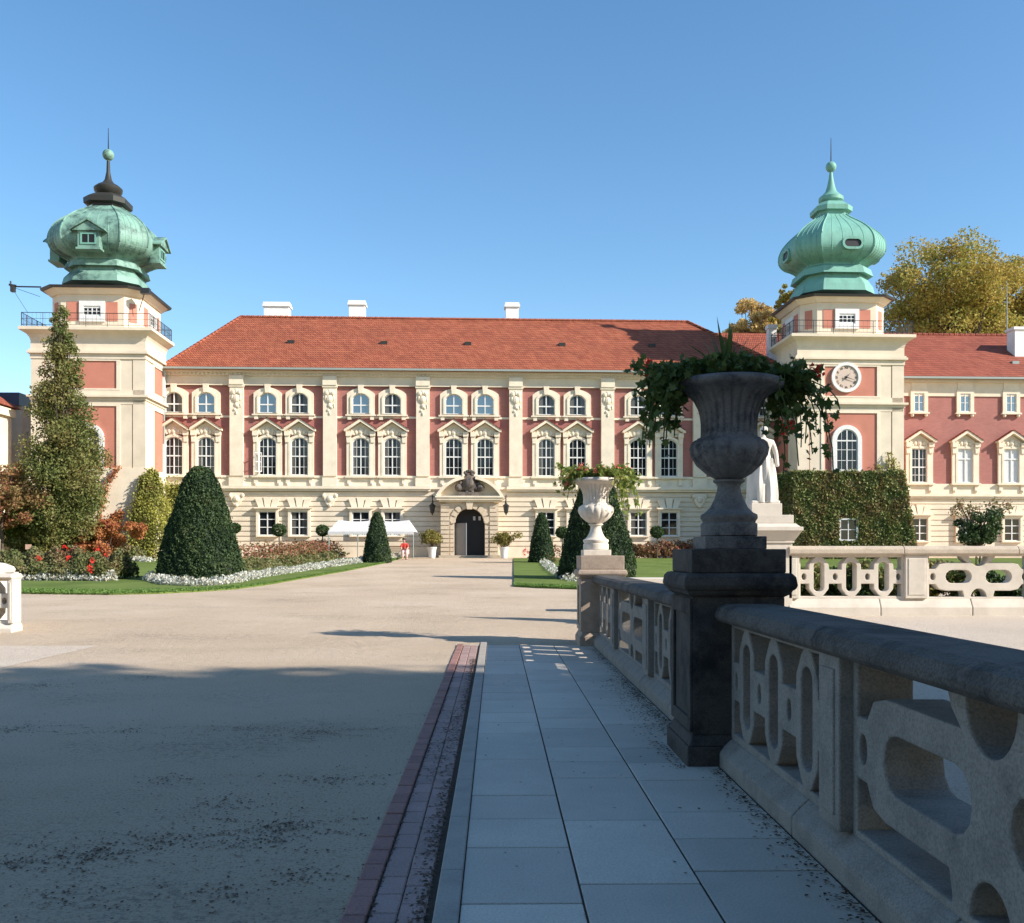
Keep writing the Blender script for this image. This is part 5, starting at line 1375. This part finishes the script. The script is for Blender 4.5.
bush('shrub','dense dark shrub left of the columnar tree trunk',38,556,500,16,60,M['ivy'],8000,.16,69)
# sign
x,_,z=W(28.5,549,48); sg=thing('plant_sign','small pinkish plant sign on a stake in the left bed','sign',(x,48,gz(48)))
mb=MB(); mb.box(x-.02,x+.02,48,48.03,gz(48)-.1,z); mb.build('stake',M['wood'],sg)
mb=MB(); mb.box(x-.14,x+.14,47.97,47.995,z-.02,z+.22); mb.build('board',plain('sign_pink',(.65,.38,.28),.5),sg)
# ================================================================== TREES
x=W(62,500,58)[0]
def colshape(f): return np.interp(f,[0,.1,.25,.4,.55,.7,.85,1],[.7,1.0,1.05,.90,.74,.57,.41,.14])
tree('columnar_tree','tall columnar oak with browning leaves before the left tower',(x,58,gz(58)),14.7,2.35,1.2,M['oak'],60000,.145,shape=colshape,nclump=230,seed=71,r0=.22)
bush('oak_branch_mass' if False else 'broad_shrub','broad olive leaved shrub leaning on the columnar tree at left',25,553,455,20,60,M['olive'],16000,.16,72,'shrub',None,40)
tree('maple_tree','red and orange maple at the left edge of the lawn',(W(2,500,56)[0],56,gz(56)),5.9,2.3,1.2,M['maple'],9000,.16,nclump=34,seed=73,r0=.12)
# behind the roofs
def far_tree(label,px,pyt,hwpx,Y,pyb,mat,n,size,seed,ncl=80):
    x=W(px,500,Y)[0]; top=W(px,pyt,Y)[2]; z0=W(px,pyb,Y)[2]; tree('autumn_tree',label,(x,Y,1.3),top-1.3,hwpx*Y/1000,z0-1.3,mat,n,size,nclump=ncl,clr=.19,seed=seed,group='autumn trees behind the palace',r0=.5)
far_tree('big yellow green autumn tree right of the clock tower dome',948,224,82,100,385,M['autumn'],46000,.27,81,190)
far_tree('lower golden tree at the right edge behind the wing roof',1014,248,52,104,390,M['autumn'],30000,.27,82,70)
far_tree('pale golden tree between the hip roof and clock tower',755,289,34,112,400,M['gold'],30000,.26,83,120)
far_tree('dark green tree glimpsed left of the clock tower dome',792,272,26,108,390,M['autumn'],12000,.26,84,70)
# small tree before right wing
x=W(980,500,34)[0]
tree('small_flowering_tree','small tree with dark leaves and reddish tips before the wing',(x,34,.4),2.85,.92,1.35,M['box'],4500,.10,nclump=26,seed=85,r0=.05)
global_t=None
# reddish tips
rng=np.random.default_rng(86)
tt=thing('flowering_shrub','pinkish topped shrub branches spreading above the small tree','shrub',(x,34.3,.4))
P=[]; mb=MB()
for i in range(26):
    px=random.uniform(950,1010); py=random.uniform(500,512)+abs(px-980)*.08; c=W(px,py,34.3); mb.tube([(x,34.3,1.6),((x+c[0])/2,34.3,1.0+c[2]*.55),c],[.02,.012,.006],4)
    P+=[tuple(np.array(c)+rng.normal(0,.09,3)) for _ in range(26)]
foliage('leaves',P,.08,leafmat('pink_tips',[(.35,.12,.09),(.25,.22,.08),(.14,.17,.05)],.3),tt); mb.tube([(x+.05,34.3,.3),(x,34.3,1.7)],[.04,.02],5); mb.build('stem',M['bark'],tt)
# shade-giving trees right of and behind the camera
def big_shade(label,x,y,h,r,z0,seed,n=15000,mat='shade',size=.55,ncl=90,clr=.26):
    return tree('shade_tree',label,(x,y,0),h,r,z0,M[mat],n,size,nclump=ncl,clr=clr,seed=seed,group='park trees around the court',r0=.4)
# ================================================================== AWNING, BENCH, PERSON, POTS, LANTERNS
Ya=66.0
aw=thing('awning_tent','long white canvas awning on thin poles before the facade','awning',(W(374,530,Ya)[0],Ya,gz(Ya)))
x0=W(332,525,Ya)[0]; x1=W(416,525,Ya)[0]; zb1=W(374,532,Ya)[2]; zt1=W(374,520,Ya)[2]
mb=MB(); xi=.45
N=28
def sag(f): return -.10*math.sin(PI*((f*2)%1))
for i in range(N):
    f0=i/N; f1=(i+1)/N; a=x0+(x1-x0)*f0; b_=x0+(x1-x0)*f1
    ins=lambda f:x0+xi+(x1-x0-2*xi)*f
    mb.add([(a,Ya-1.6,zb1),(b_,Ya-1.6,zb1),(ins(f1),Ya,zt1+sag(f1)),(ins(f0),Ya,zt1+sag(f0))],[(0,1,2,3)])
    mb.add([(a,Ya+1.6,zb1),(b_,Ya+1.6,zb1),(ins(f1),Ya,zt1+sag(f1)),(ins(f0),Ya,zt1+sag(f0))],[(0,1,2,3)])
mb.add([(x0,Ya-1.6,zb1),(x0,Ya+1.6,zb1),(x0+xi,Ya,zt1)],[(0,1,2)]); mb.add([(x1,Ya-1.6,zb1),(x1,Ya+1.6,zb1),(x1-xi,Ya,zt1)],[(0,1,2)])
o=mb.build('canopy',M['canvas'],aw)
mb=MB(); M_=40
for i in range(M_):
    a=x0+(x1-x0)*i/M_; b_=x0+(x1-x0)*(i+1)/M_; c=(a+b_)/2
    mb.prism([(a,zb1),(b_,zb1),(b_,zb1-.14),(c,zb1-.24),(a,zb1-.14)],Ya-1.62,Ya-1.60)
mb.build('valance',M['canvas'],aw)
for xq in (x0+.05,x0+1.9,(x0+x1)/2,x1-1.9,x1-.05):
    mb=MB(); mb.tube([(xq,Ya-1.55,gz(Ya)),(xq,Ya-1.55,zb1)],.035,6); mb.build('pole',M['gutter'],aw)
bn=thing('park_bench','slatted wooden bench under the right end of the awning','bench',(W(396,550,64)[0],64,gz(64)))
bx_,by_,bz_=BASE[bn.name]; mb=MB()
for k in range(4): mb.box(bx_-.75,bx_+.75,by_-.2+k*.11,by_-.11+k*.11,bz_+.42,bz_+.45)
mb.build('seat',M['wood'],bn); mb=MB()
for k in range(3): mb.box(bx_-.75,bx_+.75,by_+.26,by_+.29,bz_+.52+k*.13,bz_+.60+k*.13)
mb.build('backrest',M['wood'],bn)
for s in (-1,1):
    mb=MB(); mb.box(bx_+s*.65-.03,bx_+s*.65+.03,by_-.2,by_-.14,bz_,bz_+.42); mb.box(bx_+s*.65-.03,bx_+s*.65+.03,by_+.2,by_+.26,bz_,bz_+.9); mb.build('leg',M['iron'],bn)
xpn=W(405,550,63.6)[0]; pe=thing('person','seated person in a red top and pale trousers under the awning','person',(xpn,63.6,gz(63.6)))
bz=gz(63.6)
def Q(x,y,z,r): return (xpn+x,63.6+y,bz+z,r)
Js=[Q(0,.15,.52,(.17,.13)),Q(-.02,.16,.75,(.14,.11)),Q(-.04,.12,.98,(.17,.11)),Q(-.05,.10,1.08,.06),Q(-.07,.06,1.17,.06),Q(-.08,.04,1.27,.10),Q(-.08,.04,1.34,.07),
 Q(-.20,.10,1.0,.055),Q(-.26,-.05,.78,.045),Q(-.2,-.24,.66,.035),Q(.14,.10,1.0,.055),Q(.2,-.05,.78,.045),Q(.12,-.24,.66,.035),
 Q(-.1,.05,.52,.1),Q(-.12,-.32,.52,.075),Q(-.12,-.32,.12,.05),Q(-.12,-.45,.05,.04),Q(.1,.05,.52,.1),Q(.12,-.32,.52,.075),Q(.14,-.30,.12,.05),Q(.14,-.43,.05,.04)]
Es=[(0,1),(1,2),(2,3),(3,4),(4,5),(5,6),(2,7),(7,8),(8,9),(2,10),(10,11),(11,12),(0,13),(13,14),(14,15),(15,16),(0,17),(17,18),(18,19),(19,20)]
skin_obj('body',Js,Es,M['skin'],pe)
jt=[(a,b,c,(r[0]+.03,r[1]+.03) if hasattr(r,'__len__') else r+.025) for a,b,c,r in (Js[0],Js[1],Js[2],Js[7],Js[8],Js[10],Js[11])]
skin_obj('red_top',jt,[(0,1),(1,2),(2,3),(3,4),(2,5),(5,6)],M['redcloth'],pe)
jl=[(a,b,c,(r[0]+.02,r[1]+.02) if hasattr(r,'__len__') else r+.03) for a,b,c,r in (Js[0],Js[13],Js[14],Js[15],Js[17],Js[18],Js[19])]
skin_obj('trousers',jl,[(0,1),(1,2),(2,3),(0,4),(4,5),(5,6)],M['pinkcloth'],pe)
mb=MB(); mb.ball((xpn-.07,63.67,bz+1.32),.12,12,8,(1,1,1.0)); mb.build('hair',M['hair'],pe,smooth=True)
def pot(label,px,Y,hw,pyt,pyb,seed,pyp):
    global rng; rng=np.random.default_rng(seed)
    x=W(px,550,Y)[0]; zg=gz(Y); t=thing('plant_pot',label,'plant pot',(x,Y,zg),0,'white pots beside the doorway')
    h=.75; mb=MB(); mb.lathe([(.20,0),(.22,.05),(.27,.5),(.31,.68),(.33,.70),(.33,h),(.28,h),(.26,h-.08),(.02,h-.1)],(x,Y,zg),24); mb.build('pot_body',M['ceramic'],t,smooth=True,angle=50)
    z1=W(px,pyt,Y)[2]; p=thing('oleander','leafy oleander growing in the white pot '+label.split('pot ')[1],'plant',(x,Y,zg+h),0,'oleanders in white pots')
    C=[(x+rng.normal()*hw*.5,Y+rng.normal()*.25,zg+h+.3+(z1-zg-h-.5)*rng.random()) for _ in range(20)]
    foliage('leaves',clump_crown(C,[.36]*20,3000),.12,M['olive'],p)
    mb=MB()
    for c in C: mb.tube([(x,Y,zg+h-.1),c],[.02,.008],4)
    mb.build('stems',M['bark'],p)
pot('white plant pot left of the arched doorway',432,67.2,.55,529,557,91,546)
pot('white plant pot right of the arched doorway',504,67.2,.55,532,557,92,548)
for px,s in ((432.5,'left'),(505.8,'right')):
    u,z=Lc(px,512,-.3); v=-.75; t=thing('wall_lantern','black iron lantern on a bracket %s of the doorway'%s,'lantern',(u,v,z),0,'iron lanterns beside the doorway',palace=True)
    zt=Lc(px,494,-.3)[1]; mb=MB(); mb.tube([(u,0,zt-.3),(u,v,zt-.1),(u,v,z+.55)],.035,6); mb.tube([(u,-.02,zt),(u,-.1,zt-.9)],.05,5); mb.build('bracket',M['iron'],t)
    mb=MB(); mb.lathe([(.05,.6),(.14,.5),(.24,.42),(.2,.4),(.14,-.05),(.05,-.15),(.03,-.25)],(u,v,z),6); mb.build('lamp_body',M['iron'],t)
    mb=MB(); mb.lathe([(.175,.36),(.13,.02)],(u,v,z),6); mb.build('glass',M['blind'],t)
# ================================================================== LITTER
def litter(label,pts,size,mat,zf,seed,name='fallen_leaves',flat=.85):
    global rng; rng=np.random.default_rng(seed)
    P=np.array(pts); N=np.tile(np.array([0,0,1.0]),(len(P),1)); o=link(name,leafmesh(name,P,size,mat,N=N,align=flat)); tag(o,label,'leaves',kind='stuff')
random.seed(5); P=[]
for _ in range(1700):
    y=random.uniform(3.2,16.5); d=abs(random.gauss(0,.07)); 
    if abs(y-7.85)<.55: x=1.40-d
    else: x=1.64-d
    P.append((x,y,.016+random.random()*.012))
for _ in range(900):
    y=random.uniform(8.5,12.5); P.append((1.62-abs(random.gauss(0,.16)),y,.017+random.random()*.01))
for _ in range(70): P.append((random.uniform(-.1,1.5),random.uniform(3.5,16),.018))
litter('dark dry leaves and crumbs gathered along the foot of the balustrade',P,.024,M['dry'],None,101)
P=[]
for _ in range(2300):
    y=random.uniform(3,15); P.append((-.30-abs(random.gauss(0,.045))*(1+ (2 if 7<y<10 else 0)),y,.012+random.random()*.008))
for _ in range(900):
    y=random.uniform(3,15); P.append((-.56+random.gauss(0,.012),y,.014))
litter('dark crumbs of leaves along the brick gutter joint',P,.022,M['dry'],None,102)
P=[]
for _ in range(450): P.append((random.uniform(-8,-.8),random.uniform(3.3,16),.006))
for zx,zy,n_,sx in ((800,440,1500,.9),(850,560,700,.5),(730,680,1300,.55),(650,720,500,.4),(380,300,500,.6),(40,430,900,.7),(240,750,900,.5),(60,770,700,.5),(100,320,900,.9),(430,710,500,.35),(600,430,400,.5),(320,435,500,.6),(560,620,400,.4),(430,560,200,.3),(150,860,400,.4),(560,850,300,.3),(780,800,300,.3)):
    cx,cy=G(zx/2.544,560+zy/2.544)
    for _ in range(int(n_*.34)):
        a=random.random()*6.28; q=abs(random.gauss(0,1)); P.append((cx+math.cos(a)*q*sx*.8,cy+math.sin(a)*q*sx*.42+.1*math.sin(a*5),.005))
litter('scattered dark leaf crumbs on the sandy court',P,.019,M['dry'],None,103)
# ================================================================== SHADE TREES
SHX=[(21.5,-5.6,22.5,7.0,3.0),(28.5,-4.0,24.8,6.6,3.0),(41,-7.2,17.5,7.5,3.0),(27,-14.5,25,7.5,4),(38,-15,26,8,4),(13.5,-10,13,5.5,2.2),(17,-3.2,9.2,3.6,1.6)]
names=['oak nearest the bridge on the right','second oak right of the bridge','third oak right of the bridge','oak behind the bridge end','tall oak behind the second one','smaller oak close behind the viewer','low bushy oak beside the viewer']
for i,(x,y,h,r,z0) in enumerate(SHX): big_shade(names[i]+' outside the photo',x,y,h,r,z0,110+i,n=17000,size=.8,ncl=120,clr=.3)
proto=big_shade('park tree far behind the viewer, first of the row',-34,-30,19,7.5,3,130,n=9000,size=.8,ncl=80,clr=.3)  # unseen tree row, added so the lower panes reflect dark
for i,x in enumerate((-23,-12,-2,8,19)):
    copy_thing(proto,(x,-30-(i%2)*3,0),i*1.3,'park tree number %s in the row behind the viewer'%['two','three','four','five','six'][i])
# ================================================================== LIGHT, SKY, CAMERA
w=bpy.data.worlds.new('World'); scene.world=w; w.use_nodes=True; nt=w.node_tree
sk=nt.nodes.new('ShaderNodeTexSky'); sk.sky_type='NISHITA'; sk.sun_disc=False
EL=R(31); AZ=R(67)       # light travels toward azimuth 67 deg left of +Y
d=Vector((-math.sin(AZ)*math.cos(EL),math.cos(AZ)*math.cos(EL),-math.sin(EL)))
sk.sun_elevation=EL; sk.altitude=200; sk.air_density=1.0; sk.dust_density=.3; sk.ozone_density=1.3
to=-d; sk.sun_rotation=math.atan2(to.x,to.y)
bg=nt.nodes['Background']; bg.inputs[1].default_value=.122
hs_=nt.nodes.new('ShaderNodeHueSaturation'); hs_.inputs['Saturation'].default_value=1.22; hs_.inputs['Hue'].default_value=.4965; nt.links.new(sk.outputs[0],hs_.inputs['Color']); nt.links.new(hs_.outputs[0],bg.inputs[0])
s=bpy.data.lights.new('sun','SUN'); s.energy=4.6; s.angle=R(.55); s.color=(1,.93,.83)
so=link('sun',s); so.rotation_euler=d.to_track_quat('-Z','Y').to_euler(); so.location=(40,-20,60)
cam=bpy.data.cameras.new('camera'); co=link('camera',cam); scene.camera=co
cam.sensor_width=36; cam.sensor_fit='HORIZONTAL'; cam.lens=36*F/1024; cam.shift_y=(HY-461.5)/1024; cam.clip_end=3000; cam.clip_start=.05
co.location=(0,0,EYE); co.rotation_euler=(R(90),0,-YAW)
scene.render.engine='CYCLES'
scene.view_settings.view_transform='Standard'; scene.view_settings.look='None'; scene.view_settings.gamma=1; scene.view_settings.exposure=.80
scene.render.resolution_x=1024; scene.render.resolution_y=923
